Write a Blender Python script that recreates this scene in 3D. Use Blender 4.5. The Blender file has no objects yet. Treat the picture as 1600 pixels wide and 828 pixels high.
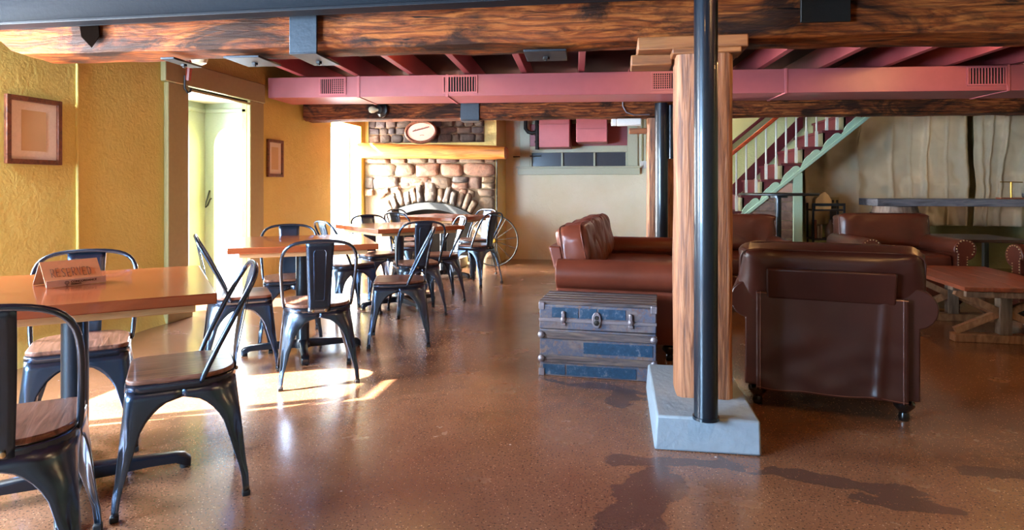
import bpy, math, random
from math import sin, cos, pi, radians, sqrt
from mathutils import Vector, Matrix, noise, Euler

# ------------------------------------------------------------------ camera, world, light
S = bpy.context.scene
COL = S.collection
cam_d = bpy.data.cameras.new('camera'); cam = bpy.data.objects.new('camera', cam_d); COL.objects.link(cam)
cam.location = (0, 0, 1.15); cam.rotation_euler = (pi/2, 0, radians(9.43))
cam_d.sensor_width = 36; cam_d.lens = 22.5; cam_d.shift_y = -0.0775; cam_d.clip_start = 0.05
S.camera = cam
S.view_settings.view_transform = 'Standard'; S.view_settings.look = 'None'
S.view_settings.exposure = 1.12; S.view_settings.gamma = 1.0; S.view_settings.use_curve_mapping = False
S.cycles.use_denoising = True
S.cycles.max_bounces = 8; S.cycles.diffuse_bounces = 5; S.cycles.glossy_bounces = 4; S.cycles.transparent_max_bounces = 10
S.cycles.sample_clamp_indirect = 6.0
S.cycles.caustics_reflective = False; S.cycles.caustics_refractive = False

W = bpy.data.worlds.new('sky'); S.world = W; W.use_nodes = True
bg = W.node_tree.nodes['Background']; bg.inputs[0].default_value = (0.66, 0.83, 1.0, 1); bg.inputs[1].default_value = 6.0

SUN_AZ, SUN_EL = radians(27), radians(37)          # travels +X and a little +Y
sd = bpy.data.lights.new('sun', 'SUN'); sun = bpy.data.objects.new('sun', sd); COL.objects.link(sun)
sd.energy = 70; sd.angle = radians(0.6); sd.color = (1.0, 0.97, 0.92)
sun.rotation_euler = Vector((cos(SUN_EL)*cos(SUN_AZ), cos(SUN_EL)*sin(SUN_AZ), -sin(SUN_EL))).to_track_quat('-Z', 'Y').to_euler()
sun.location = (-8, -2, 6)

def area(name, loc, direction, sx, sy, power, color):
    d = bpy.data.lights.new(name, 'AREA'); d.shape = 'RECTANGLE'; d.size = sx; d.size_y = sy; d.energy = power; d.color = color
    o = bpy.data.objects.new(name, d); COL.objects.link(o); o.location = loc
    o.rotation_euler = Vector(direction).to_track_quat('-Z', 'Y').to_euler()
    return o
DAY = (0.42, 0.68, 1.0)
area('daylight_front_window', (-3.98, -0.25, 1.25), (1, 1.3, -0.12), 2.0, 1.1, 470, (0.42, 0.68, 1.0))
area('daylight_side_window', (-3.98, 2.40, 1.45), (1, 0.9, -0.75), 0.72, 1.3, 250, (0.78, 0.89, 1.0))
area('daylight_door', (-4.62, 5.45, 1.1), (1, 0.18, -0.05), 0.75, 1.7, 90, (0.72, 0.88, 1.0))
area('daylight_far_door', (-4.6, 8.45, 1.05), (1, -0.25, -0.25), 1.2, 1.9, 640, (1.0, 0.98, 0.94))

# ------------------------------------------------------------------ helpers
def lin(h):
    h = h.lstrip('#'); c = [int(h[i:i+2], 16)/255 for i in (0, 2, 4)]
    return tuple((x/12.92 if x <= .04045 else ((x+.055)/1.055)**2.4) for x in c) + (1,)

def new_mat(name):
    m = bpy.data.materials.new(name); m.use_nodes = True
    nt = m.node_tree; return m, nt, nt.nodes['Principled BSDF']
def N(nt, t, **kw):
    n = nt.nodes.new(t)
    for k, v in kw.items(): setattr(n, k, v)
    return n
def coords(nt, scale=(1, 1, 1), kind='Object', rot=(0, 0, 0)):
    tc = N(nt, 'ShaderNodeTexCoord'); mp = N(nt, 'ShaderNodeMapping')
    mp.inputs['Scale'].default_value = scale; mp.inputs['Rotation'].default_value = rot
    nt.links.new(tc.outputs[kind], mp.inputs[0]); return mp.outputs[0]
def noise_n(nt, vec, scale, detail=6, rough=.6, dist=0):
    n = N(nt, 'ShaderNodeTexNoise'); n.inputs['Scale'].default_value = scale; n.inputs['Detail'].default_value = detail
    n.inputs['Roughness'].default_value = rough; n.inputs['Distortion'].default_value = dist
    nt.links.new(vec, n.inputs['Vector']); return n.outputs['Fac']
def ramp(nt, fac, stops, interp='LINEAR'):
    r = N(nt, 'ShaderNodeValToRGB'); cr = r.color_ramp; cr.interpolation = interp
    while len(cr.elements) < len(stops): cr.elements.new(.5)
    for e, (p, c) in zip(cr.elements, stops):
        e.position = p; e.color = lin(c) if isinstance(c, str) else ((c, c, c, 1) if not isinstance(c, tuple) else c)
    nt.links.new(fac, r.inputs[0]); return r.outputs[0]
def mix(nt, fac, a, b, blend='MIX'):
    m = N(nt, 'ShaderNodeMix', data_type='RGBA', blend_type=blend)
    for inp, v in ((0, fac), (6, a), (7, b)):
        if isinstance(v, (int, float)): m.inputs[inp].default_value = v
        elif isinstance(v, str): m.inputs[inp].default_value = lin(v)
        elif isinstance(v, tuple): m.inputs[inp].default_value = v
        else: nt.links.new(v, m.inputs[inp])
    return m.outputs[2]
def bump(nt, b, h, strength=.3, dist=.01):
    n = N(nt, 'ShaderNodeBump'); n.inputs['Strength'].default_value = strength; n.inputs['Distance'].default_value = dist
    nt.links.new(h, n.inputs['Height']); nt.links.new(n.outputs[0], b.inputs['Normal'])

def plain(name, color, rough=.5, metal=0, spec=.5, bumpy=0, bscale=60, coat=0):
    m, nt, b = new_mat(name)
    v = coords(nt); n = noise_n(nt, v, bscale, 4)
    c = mix(nt, n, lin(color), tuple(min(1, x*.78) for x in lin(color)[:3]) + (1,))
    nt.links.new(c, b.inputs['Base Color'])
    b.inputs['Roughness'].default_value = rough; b.inputs['Metallic'].default_value = metal
    b.inputs['Specular IOR Level'].default_value = spec; b.inputs['Coat Weight'].default_value = coat
    if bumpy: bump(nt, b, n, bumpy, .005)
    return m

def plaster(name, base, dark, rough=.55, spec=.35):
    m, nt, b = new_mat(name); v = coords(nt)
    n = noise_n(nt, v, 1.6, 5); n2 = noise_n(nt, v, 9, 8, .6, .4); n3 = noise_n(nt, v, 45, 6)
    c = mix(nt, ramp(nt, n, [(.3, 0.0), (.75, 1.0)]), base, dark); nt.links.new(c, b.inputs['Base Color'])
    b.inputs['Roughness'].default_value = rough; b.inputs['Specular IOR Level'].default_value = spec
    h = mix(nt, .3, n2, n3); bump(nt, b, h, .6, .03); return m

def wood(name, stops, scale=(1, 12, 12), nscale=3, rough=.5, bstr=.2, coat=0, detail=8, dist=1.2, spec=.5):
    """grain runs along the axis with the small scale"""
    m, nt, b = new_mat(name); v = coords(nt, scale)
    n = noise_n(nt, v, nscale, detail, .62, dist); c = ramp(nt, n, stops); nt.links.new(c, b.inputs['Base Color'])
    b.inputs['Roughness'].default_value = rough; b.inputs['Coat Weight'].default_value = coat; b.inputs['Coat Roughness'].default_value = .08
    b.inputs['Specular IOR Level'].default_value = spec
    bump(nt, b, n, bstr, .01); return m

def beam_wood(name, light, mid, dark):
    m, nt, b = new_mat(name)
    v = coords(nt, (1.0, 9, 9)); n = noise_n(nt, v, 3.0, 10, .68, 1.6)
    v2 = coords(nt, (1.1, 2.4, 2.4)); n2 = noise_n(nt, v2, 1.7, 7, .66, 1.0)
    w = N(nt, 'ShaderNodeTexWave', wave_type='BANDS', bands_direction='Z'); w.inputs['Scale'].default_value = 9; w.inputs['Distortion'].default_value = 7
    w.inputs['Detail'].default_value = 4; w.inputs['Detail Scale'].default_value = .8
    nt.links.new(coords(nt, (.35, 1, 1)), w.inputs['Vector'])
    c = ramp(nt, n, [(.3, dark), (.47, mid), (.62, light), (.8, mid)])
    c = mix(nt, ramp(nt, w.outputs['Fac'], [(.0, .55), (.35, 0.0)]), c, dark)
    c = mix(nt, ramp(nt, n2, [(.46, 0.0), (.60, .9)]), c, '#1d120d')
    n4 = noise_n(nt, coords(nt, (.5, 14, 14)), 2.2, 3, .5, .6)
    c = mix(nt, ramp(nt, n4, [(.30, 1.0), (.345, 0.0)]), c, '#0c0705')
    nt.links.new(c, b.inputs['Base Color']); b.inputs['Roughness'].default_value = .55
    b.inputs['Specular IOR Level'].default_value = .15
    bump(nt, b, mix(nt, .5, n, n2), .75, .03); return m

def leather(name, c1, c2, rough=.32):
    m, nt, b = new_mat(name); v = coords(nt)
    n = noise_n(nt, v, 3, 5); n2 = noise_n(nt, v, 14, 4, .5, .6); n3 = noise_n(nt, v, 260, 2)
    nt.links.new(mix(nt, ramp(nt, n, [(.3, 0.0), (.7, 1.0)]), c1, c2), b.inputs['Base Color'])
    r = ramp(nt, n2, [(.3, rough), (.7, rough+.05)]); nt.links.new(r, b.inputs['Roughness'])
    bump(nt, b, mix(nt, .25, n, n3), .10, .006); b.inputs['Specular IOR Level'].default_value = .42; return m

class MB:
    def __init__(s): s.v = []; s.f = []
    def add(s, vs, fs, M=None):
        o = len(s.v); s.v += [tuple(M @ Vector(p)) if M else tuple(p) for p in vs]; s.f += [tuple(i+o for i in f) for f in fs]; return s
    def box(s, x0, x1, y0, y1, z0, z1, M=None):
        return s.add([(x0, y0, z0), (x1, y0, z0), (x1, y1, z0), (x0, y1, z0), (x0, y0, z1), (x1, y0, z1), (x1, y1, z1), (x0, y1, z1)],
                     [(0, 3, 2, 1), (4, 5, 6, 7), (0, 1, 5, 4), (1, 2, 6, 5), (2, 3, 7, 6), (3, 0, 4, 7)], M)
    def beam(s, a, b, w, h, up=(0, 0, 1)):
        a = Vector(a); b = Vector(b); d = (b-a); L = d.length; d.normalize(); u = Vector(up); sdir = d.cross(u).normalized(); u = sdir.cross(d)
        M = Matrix((( d.x, sdir.x, u.x, a.x), (d.y, sdir.y, u.y, a.y), (d.z, sdir.z, u.z, a.z), (0, 0, 0, 1)))
        return s.box(0, L, -w/2, w/2, -h/2, h/2, M)
    def tube(s, pts, r, n=8, closed=False, cap=True, rs=None, M=None):
        P = [Vector(p) for p in pts]; m = len(P); vs = []; fs = []; ref = None
        for i in range(m):
            if closed: t = P[(i+1) % m]-P[i-1]
            else: t = P[min(i+1, m-1)]-P[max(i-1, 0)]
            t.normalize()
            if ref is None: ref = Vector((0, 0, 1)) if abs(t.z) < .9 else Vector((1, 0, 0))
            a = t.cross(ref)
            if a.length < 1e-5: a = t.orthogonal()
            a.normalize(); b = a.cross(t); ref = b
            rr = rs[i] if rs else r
            for k in range(n):
                an = 2*pi*k/n; vs.append(P[i] + a*cos(an)*rr + b*sin(an)*rr)
        for i in range(m if closed else m-1):
            j = (i+1) % m
            for k in range(n): fs.append((i*n+k, i*n+(k+1) % n, j*n+(k+1) % n, j*n+k))
        if cap and not closed: fs.append(tuple(reversed(range(n)))); fs.append(tuple((m-1)*n+k for k in range(n)))
        fs = [tuple(reversed(f)) for f in fs]
        return s.add(vs, fs, M)
    def lathe(s, prof, n=20, M=None):
        vs = []; fs = []; m = len(prof)
        for r, z in prof:
            for k in range(n): an = 2*pi*k/n; vs.append((r*cos(an), r*sin(an), z))
        for i in range(m-1):
            for k in range(n): fs.append((i*n+k, i*n+(k+1) % n, (i+1)*n+(k+1) % n, (i+1)*n+k))
        fs.append(tuple(reversed(range(n)))); fs.append(tuple((m-1)*n+k for k in range(n)))
        return s.add(vs, fs, M)
    def prism(s, poly, d0, d1, axis='y', M=None):
        n = len(poly)
        def P(a, b, d): return {'y': (a, d, b), 'x': (d, a, b), 'z': (a, b, d)}[axis]
        vs = [P(a, b, d0) for a, b in poly] + [P(a, b, d1) for a, b in poly]
        ar = sum(poly[i][0]*poly[(i+1) % n][1]-poly[(i+1) % n][0]*poly[i][1] for i in range(n))
        fs = [tuple(range(n)), tuple(reversed(range(n, 2*n)))] + [(i, i+n, (i+1) % n+n, (i+1) % n) for i in range(n)]
        flip = (ar > 0) if axis in ('x', 'z') else (ar < 0)
        if (d1 < d0): flip = not flip
        if flip: fs = [tuple(reversed(f)) for f in fs]
        return s.add(vs, fs, M)
    def grid(s, fn, nu, nv, M=None, wrap_u=False):
        vs = [fn(i/nu, j/nv) for j in range(nv+1) for i in range(nu+(0 if wrap_u else 1))]; w = nu if wrap_u else nu+1
        fs = [(j*w+i, j*w+(i+1) % w, (j+1)*w+(i+1) % w, (j+1)*w+i) for j in range(nv) for i in range(nu)]
        return s.add(vs, fs, M)
    def pillow(s, cx, cy, cz, a, b, c, e1=.35, e2=.35, nu=36, nv=18, wr=0.0, seed=0, M=None):
        """superellipsoid cushion, flat axis = c"""
        def sg(x, e): return math.copysign(abs(x)**e, x)
        vs = []; fs = []
        for j in range(nv+1):
            ph = -pi/2 + pi*j/nv
            for i in range(nu):
                th = 2*pi*i/nu
                p = Vector((a*sg(cos(ph), e1)*sg(cos(th), e2), b*sg(cos(ph), e1)*sg(sin(th), e2), c*sg(sin(ph), e1)))
                if wr:
                    q = p*7+Vector((seed*3.1, 0, 0)); k = 1+wr*noise.noise(q)*1.0; edge = cos(ph)**.5; wk = wr*.030*edge*(abs(noise.noise(Vector((th*9+seed, p.z*5, seed))))-.25)
                    p = Vector((p.x*(1+wr*.35*noise.noise(p*16+Vector((seed, 5, 0)))), p.y*(1+wr*.35*noise.noise(p*14+Vector((seed, 9, 3)))), p.z*k)); rad = Vector((p.x, p.y, 0)); rad = rad.normalized() if rad.length > 1e-6 else rad; p = p-rad*wk
                vs.append(p+Vector((cx, cy, cz)))
        for j in range(nv):
            for i in range(nu): fs.append((j*nu+i, j*nu+(i+1) % nu, (j+1)*nu+(i+1) % nu, (j+1)*nu+i))
        return s.add(vs, fs, M)
    def build(s, name, mat, parent=None, bevel=0, smooth=None, solid=0, sub=0, seg=2):
        me = bpy.data.meshes.new(name); me.from_pydata(s.v, [], s.f); me.validate(); me.update()
        o = bpy.data.objects.new(name, me); COL.objects.link(o)
        if mat: me.materials.append(mat)
        if smooth is None: smooth = 40
        if smooth:
            me.polygons.foreach_set('use_smooth', [True]*len(me.polygons)); me.set_sharp_from_angle(angle=radians(smooth))
        if parent: o.parent = parent
        if solid: md = o.modifiers.new('solid', 'SOLIDIFY'); md.thickness = solid; md.offset = 0
        if bevel: md = o.modifiers.new('bevel', 'BEVEL'); md.width = bevel; md.segments = seg; md.limit_method = 'ANGLE'; md.angle_limit = radians(40)
        if sub: md = o.modifiers.new('sub', 'SUBSURF'); md.levels = sub; md.render_levels = sub
        return o

def empty(name, loc=(0, 0, 0), rz=0):
    o = bpy.data.objects.new(name, None); COL.objects.link(o); o.location = loc; o.rotation_euler = (0, 0, rz); o.empty_display_size = .1; return o
def tag(o, label=None, cat=None, group=None, kind=None):
    if label: o['label'] = label
    if cat: o['category'] = cat
    if group: o['group'] = group
    if kind: o['kind'] = kind
    return o
def struct(o, label=None, cat=None): o['kind'] = 'structure'; return tag(o, label, cat)
def copy_tree(o, parent=None):
    c = o.copy(); COL.objects.link(c); c.parent = parent
    for ch in list(o.children): copy_tree(ch, c)
    return c
def Mt(x=0, y=0, z=0, rx=0, ry=0, rz=0): return Matrix.Translation((x, y, z)) @ Euler((rx, ry, rz)).to_matrix().to_4x4()
def rrect(w, h, r, n=5, r2=None):
    """rounded rectangle outline; r for the front (+y) corners, r2 for the rear"""
    r2 = r if r2 is None else r2; out = []
    for cx, cy, a0, rr in ((w/2, h/2, 0, r), (-w/2, h/2, 90, r), (-w/2, -h/2, 180, r2), (w/2, -h/2, 270, r2)):
        ox = cx-math.copysign(rr, cx); oy = cy-math.copysign(rr, cy)
        for k in range(n+1):
            an = radians(a0+90*k/n); out.append((ox+rr*cos(an), oy+rr*sin(an)))
    return out

# ------------------------------------------------------------------ materials
M = {}
M['wall_yellow'] = plaster('ochre_plaster', '#dfd47e', '#d2c46a')
M['wall_cream'] = plaster('cream_plaster', '#f0ead2', '#e6dcb8')
M['wall_breast'] = plaster('pale_yellow_plaster', '#dcc57c', '#cfb768')
M['wall_green'] = plaster('sage_plaster', '#a39c70', '#949064')
M['wall_stair'] = plaster('light_green_plaster', '#c4cd9a', '#b6c08a')
M['casing'] = plain('tan_paint', '#a89e6c', .45, bumpy=.3, bscale=25)
M['reveal'] = plain('pale_green_paint', '#a7b09c', .4)
M['white_paint'] = plain('white_paint', '#e6e6dc', .4)
M['trim_green'] = plain('mint_green_paint', '#a3bea4', .45)
M['trim_sage'] = plain('sage_paint', '#c8cbae', .45)
M['pink'] = plain('pink_duct_paint', '#ad5c60', .42, bumpy=.12, bscale=8)
M['pink_light'] = plain('rose_paint', '#bd6569', .42, bumpy=.1, bscale=8)
M['joist'] = plain('maroon_joist_paint', '#9c4448', .5, bumpy=.3, bscale=20)
M['boards'] = plain('dark_ceiling_boards', '#45201c', .7, bumpy=.4, bscale=12)
M['beam'] = beam_wood('rough_hewn_beam', '#b0622b', '#853f18', '#3a1b10')
M['beam_back'] = beam_wood('rough_hewn_back_beam', '#a9602f', '#713518', '#2c1611')
M['post'] = wood('post_wood', [(.28, '#2e1b14'), (.42, '#744429'), (.56, '#a06641'), (.75, '#bb8a63')], (16, 16, .9), 2.2, .6, .8, detail=10)
M['capital'] = wood('capital_wood', [(.3, '#5f3620'), (.5, '#87512c'), (.75, '#9c6438')], (1, 9, 9), 3, .55, .4)
M['log'] = wood('mantel_log', [(.3, '#6e3d14'), (.45, '#a8621f'), (.6, '#c27f33'), (.8, '#93561e')], (.7, 7, 7), 3, .5, .5)
M['steel_beam'] = plain('blackened_steel', '#101319', .6, .0, .2, bumpy=.25, bscale=30)
M['strap'] = plain('grey_blue_strap_steel', '#2c3239', .45, .3, bumpy=.25, bscale=40)
M['strap_dark'] = plain('dark_strap_steel', '#26221f', .5, .4, bumpy=.25, bscale=40)
M['pipe'] = plain('black_pipe_paint', '#101c27', .3, .3, bumpy=.06, bscale=50, coat=.3)
M['iron'] = plain('black_iron', '#15181b', .42, .6)
M['chair'] = plain('gunmetal', '#505e72', .26, .92, bscale=5)
M['rubber'] = plain('black_rubber', '#0d0d0e', .7)
M['seat'] = wood('elm_seat', [(.3, '#3c241b'), (.48, '#6c4635'), (.62, '#835b4a'), (.8, '#573629')], (11, 1.1, 5), 3.2, .34, .15, coat=.25, dist=1.5)
M['table'] = wood('red_brown_tabletop', [(.25, '#743319'), (.5, '#8d4423'), (.75, '#9f5530')], (1.2, 7, 4), 1.6, .2, .03, coat=.35, dist=.6)
M['table_rail'] = wood('pale_rail', [(.3, '#b98a55'), (.6, '#d9ad78')], (1, 9, 9), 3, .5, .1)
M['leather'] = leather('brown_leather', '#3b1a12', '#2b110c', .32)
M['leather_sofa'] = leather('lit_brown_leather', '#6c3323', '#56271a', .30)  # same brown leather as the armchair, its lit tone put into the colour
M['leather_red'] = leather('red_brown_leather', '#532618', '#401c12', .30)
M['nail'] = plain('brass_nail', '#b9a178', .3, .9)
M['bun'] = plain('ebonised_wood', '#0b0908', .25, coat=.4)
M['concrete'] = plain('painted_concrete', '#8b97a0', .6, bumpy=.7, bscale=28)
M['planks'] = None
M['coffee'] = wood('coffee_top', [(.25, '#4c2316'), (.5, '#7a3b25'), (.75, '#955034')], (7, 1.0, 4), 2.2, .35, .15, coat=.3)
M['barnwood'] = wood('grey_barnwood', [(.25, '#3c3029'), (.5, '#6b5747'), (.75, '#94806c')], (5, 5, .9), 3, .65, .6)
M['barn_brace'] = wood('brown_brace_wood', [(.25, '#5a3925'), (.5, '#8f6545'), (.75, '#ae8460')], (5, 5, 2), 3, .6, .5)
M['slab'] = wood('dark_slab', [(.25, '#303036'), (.5, '#5a5a62'), (.75, '#7d746f')], (1, 6, 6), 3, .45, .6)
M['barrel'] = wood('barrel_staves', [(.25, '#3a2b24'), (.5, '#6a5548'), (.75, '#8d796b')], (6, 6, .8), 3, .6, .5)
M['stair'] = plain('maroon_stair_paint', '#571a23', .42, bumpy=.2)
M['khaki'] = plain('khaki_paint', '#7d785c', .5)
M['baluster'] = plain('white_baluster_paint', '#d8d5c8', .4)
M['rail'] = wood('orange_handrail', [(.3, '#8c3216'), (.6, '#b8471f')], (1, 8, 8), 3, .35, .1, coat=.3)
M['frame'] = wood('walnut_frame', [(.3, '#3a1d12'), (.55, '#6b3a22'), (.8, '#85502f')], (6, 6, 6), 4, .4, .3)
M['mat'] = plain('cream_mat', '#f2ecdf', .8)
M['print'] = plain('aged_paper', '#dac296', .85, bscale=6)
M['brass'] = plain('brass', '#b58a3f', .3, 1)
M['card'] = plain('orange_card', '#f7b47e', .6)
M['lip'] = plain('grey_pink_card', '#d8b8ac', .55)
M['ink'] = plain('brown_ink', '#3a1a12', .7)
M['carton'] = plain('kraft_card', '#c08a4e', .7)
M['glass_dark'] = plain('dark_window_glass', '#4a505a', .18)
M['black'] = plain('black_paint', '#121214', .45)
M['soot_and_shade'] = plain('soot_and_shade', '#14110f', .9)  # black of the firebox, also painted shade behind the duct grilles
M['mortar'] = plain('mortar', '#77644c', .85, bumpy=.8, bscale=40)
M['mortar_dark'] = plain('dark_mortar', '#6a4f36', .85, bumpy=.8, bscale=40)
M['mirror'] = plain('pink_oval_glass', '#e0a99a', .25, coat=.5)
M['book'] = plain('pale_book_cloth', '#8c8178', .7)
M['book_red'] = plain('red_book_cloth', '#7a4a3c', .7)
M['jug'] = plain('brown_stoneware', '#4f3426', .35)
M['outlet'] = plain('tan_outlet', '#a28c64', .5)
M['white_plastic'] = plain('white_plastic', '#e8e6e0', .35)
M['cast_iron'] = plain('grey_cast_iron', '#3b3c3b', .5, .6, bumpy=.3)

def island_mat(name, stops, rough=.8, bstr=.8, bscale=14, mixn=.6, tint='#2a211b'):
    m, nt, b = new_mat(name); g = N(nt, 'ShaderNodeNewGeometry')
    c = ramp(nt, g.outputs['Random Per Island'], stops); v = coords(nt); n = noise_n(nt, v, bscale, 8, .65, .5); n2 = noise_n(nt, v, 4, 5)
    c = mix(nt, ramp(nt, n, [(.35, mixn), (.65, 0.0)]), c, tint); nt.links.new(c, b.inputs['Base Color'])
    b.inputs['Roughness'].default_value = rough; bump(nt, b, mix(nt, .4, n, n2), bstr, .03); return m
M['stone'] = island_mat('field_stone', [(0, '#7d6346'), (.2, '#5f5043'), (.38, '#8f6f52'), (.52, '#544d48'), (.68, '#966a52'), (.84, '#6f5e48'), (1, '#897a60')])
M['stone_arch'] = island_mat('arch_stone', [(0, '#544f49'), (.3, '#6f655b'), (.6, '#7d6751'), (1, '#474441')])
M['stone_dark'] = island_mat('dark_field_stone', [(0, '#3f3027'), (.3, '#56402f'), (.6, '#33282a'), (1, '#6a4a35')])
M['planks'] = island_mat('reclaimed_planks', [(0, '#6a5547'), (.25, '#8a6350'), (.45, '#5c6068'), (.65, '#9c7760'), (.85, '#756a66'), (1, '#a0846c')], .65, .6, 10)

def glass_mat():
    m = bpy.data.materials.new('clear_glass'); m.use_nodes = True; nt = m.node_tree; nt.nodes.clear()
    o = N(nt, 'ShaderNodeOutputMaterial'); t = N(nt, 'ShaderNodeBsdfTransparent'); g = N(nt, 'ShaderNodeBsdfGlossy'); g.inputs['Roughness'].default_value = .03
    mx = N(nt, 'ShaderNodeMixShader'); mx.inputs[0].default_value = .05
    nt.links.new(t.outputs[0], mx.inputs[1]); nt.links.new(g.outputs[0], mx.inputs[2]); nt.links.new(mx.outputs[0], o.inputs[0])
    return m
M['glass'] = glass_mat()
def emit_mat(name, color, strength):
    m, nt, b = new_mat(name); b.inputs['Base Color'].default_value = lin(color)
    b.inputs['Emission Color'].default_value = lin(color); b.inputs['Emission Strength'].default_value = strength; return m
M['bulb'] = emit_mat('warm_bulb', '#ffc46a', 12)
M['bulb_off'] = plain('frosted_bulb', '#e9e2bf', .3)

def floor_mat():
    m, nt, b = new_mat('stained_polished_concrete'); v = coords(nt)
    n1 = noise_n(nt, v, .55, 5, .55, .8); n2 = noise_n(nt, v, 2.3, 8, .6); n3 = noise_n(nt, v, 110, 3, .6)
    vo = N(nt, 'ShaderNodeTexVoronoi'); vo.inputs['Scale'].default_value = 60; nt.links.new(v, vo.inputs['Vector'])
    c = ramp(nt, n1, [(.3, '#754d33'), (.55, '#885e44'), (.75, '#79533b')])
    c = mix(nt, ramp(nt, n2, [(.35, .35), (.6, 0.0)]), c, '#5a3420')
    c = mix(nt, ramp(nt, n3, [(.55, 0.0), (.63, .8)]), c, '#3d2418')
    c = mix(nt, ramp(nt, vo.outputs['Distance'], [(.10, .9), (.17, 0.0)]), c, '#c79a78')
    # damp stains with a shape of their own near the footing
    n5 = noise_n(nt, coords(nt, (1, 1.6, 1)), 1.15, 5, .55, .9)
    st = ramp(nt, n5, [(.76, 0.0), (.78, .5)])
    c = mix(nt, st, c, '#443231')
    nw = N(nt, 'ShaderNodeTexNoise'); nw.inputs['Scale'].default_value = 5; nw.inputs['Detail'].default_value = 4; nt.links.new(v, nw.inputs['Vector'])
    sub = N(nt, 'ShaderNodeVectorMath', operation='SUBTRACT'); sub.inputs[1].default_value = (.5, .5, .5); nt.links.new(nw.outputs['Color'], sub.inputs[0])
    scl = N(nt, 'ShaderNodeVectorMath', operation='SCALE'); scl.inputs['Scale'].default_value = .30; nt.links.new(sub.outputs[0], scl.inputs[0])
    wv = N(nt, 'ShaderNodeVectorMath', operation='ADD'); nt.links.new(v, wv.inputs[0]); nt.links.new(scl.outputs[0], wv.inputs[1])
    for (sx_, sy_, rx_, ry_, ro_) in ((-.10, 3.69, .42, .05, -.25), (.02, 3.50, .10, .16, 0), (.06, 2.30, .12, .42, -.35), (.22, 2.74, .30, .07, .1), (.82, 2.66, .34, .06, -.25), (1.02, 2.52, .20, .05, -.1), (1.55, 2.85, .24, .05, .15)):
        mp = N(nt, 'ShaderNodeMapping', vector_type='TEXTURE'); mp.inputs['Location'].default_value = (sx_, sy_, 0); mp.inputs['Rotation'].default_value = (0, 0, ro_)
        mp.inputs['Scale'].default_value = (rx_, ry_, 1000); nt.links.new(wv.outputs[0], mp.inputs[0])
        ln = N(nt, 'ShaderNodeVectorMath', operation='LENGTH'); nt.links.new(mp.outputs[0], ln.inputs[0])
        c = mix(nt, ramp(nt, ln.outputs['Value'], [(.90, .62), (1.0, 0.0)]), c, '#3a2c2c')
    vp = N(nt, 'ShaderNodeTexVoronoi'); vp.inputs['Scale'].default_value = 3.3; nt.links.new(v, vp.inputs['Vector'])
    c = mix(nt, ramp(nt, vp.outputs['Distance'], [(.014, 1.0), (.020, 0.0)]), c, '#d8c6bb')
    nt.links.new(c, b.inputs['Base Color'])
    r = mix(nt, ramp(nt, n2, [(.3, 0.0), (.7, 1.0)]), (.17, .17, .17, 1), (.30, .30, .30, 1))
    nt.links.new(r, b.inputs['Roughness']); b.inputs['Specular IOR Level'].default_value = .9
    b.inputs['Coat Weight'].default_value = .25; b.inputs['Coat Roughness'].default_value = .2
    bump(nt, b, mix(nt, .3, n2, n3), .10, .01); return m
M['floor'] = floor_mat()

def burlap_mat():
    m, nt, b = new_mat('burlap'); v = coords(nt)
    w1 = N(nt, 'ShaderNodeTexWave', bands_direction='X'); w2 = N(nt, 'ShaderNodeTexWave', bands_direction='Z')
    for w in (w1, w2):
        w.inputs['Scale'].default_value = 55; w.inputs['Distortion'].default_value = 1.5; w.inputs['Detail'].default_value = 2; nt.links.new(v, w.inputs['Vector'])
    h = mix(nt, .5, w1.outputs['Fac'], w2.outputs['Fac']); n = noise_n(nt, v, 2.5, 6)
    c = mix(nt, n, '#cdb99c', '#b69f80'); c = mix(nt, ramp(nt, h, [(.2, .4), (.6, 0.0)]), c, '#5c4a35')
    nt.links.new(c, b.inputs['Base Color']); b.inputs['Roughness'].default_value = .95; b.inputs['Specular IOR Level'].default_value = .1
    bump(nt, b, h, .4, .004); return m
M['burlap'] = burlap_mat()

def trunk_mat():
    m, nt, b = new_mat('worn_blue_trunk_tin'); v = coords(nt); n = noise_n(nt, v, 5, 8, .7, .5); n2 = noise_n(nt, v, 28, 6, .7)
    c = ramp(nt, mix(nt, .35, n, n2), [(.30, '#80706f'), (.45, '#6b6060'), (.53, '#465066'), (.60, '#796864')])
    c = mix(nt, ramp(nt, n2, [(.54, 0.0), (.64, .75)]), c, '#6b4c3e')
    nt.links.new(c, b.inputs['Base Color']); b.inputs['Roughness'].default_value = .5; b.inputs['Metallic'].default_value = .15
    bump(nt, b, n2, .5, .006); return m
M['trunk'] = trunk_mat()
def trunk_blue():
    m, nt, b = new_mat('deep_blue_trunk_panel'); v = coords(nt); n2 = noise_n(nt, v, 30, 6, .75)
    c = ramp(nt, n2, [(.3, '#08283f'), (.55, '#103a57'), (.66, '#5f6370')]); nt.links.new(c, b.inputs['Base Color'])
    b.inputs['Roughness'].default_value = .45; bump(nt, b, n2, .4, .005); return m
M['trunk_blue'] = trunk_blue()
M['slat'] = wood('trunk_slats', [(.3, '#2f2a2d'), (.5, '#55494a'), (.7, '#6f5f50')], (1, 9, 9), 4, .55, .6)
M['trunk_metal'] = plain('tarnished_tin', '#8a8288', .45, .7, bumpy=.4, bscale=50)

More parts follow.
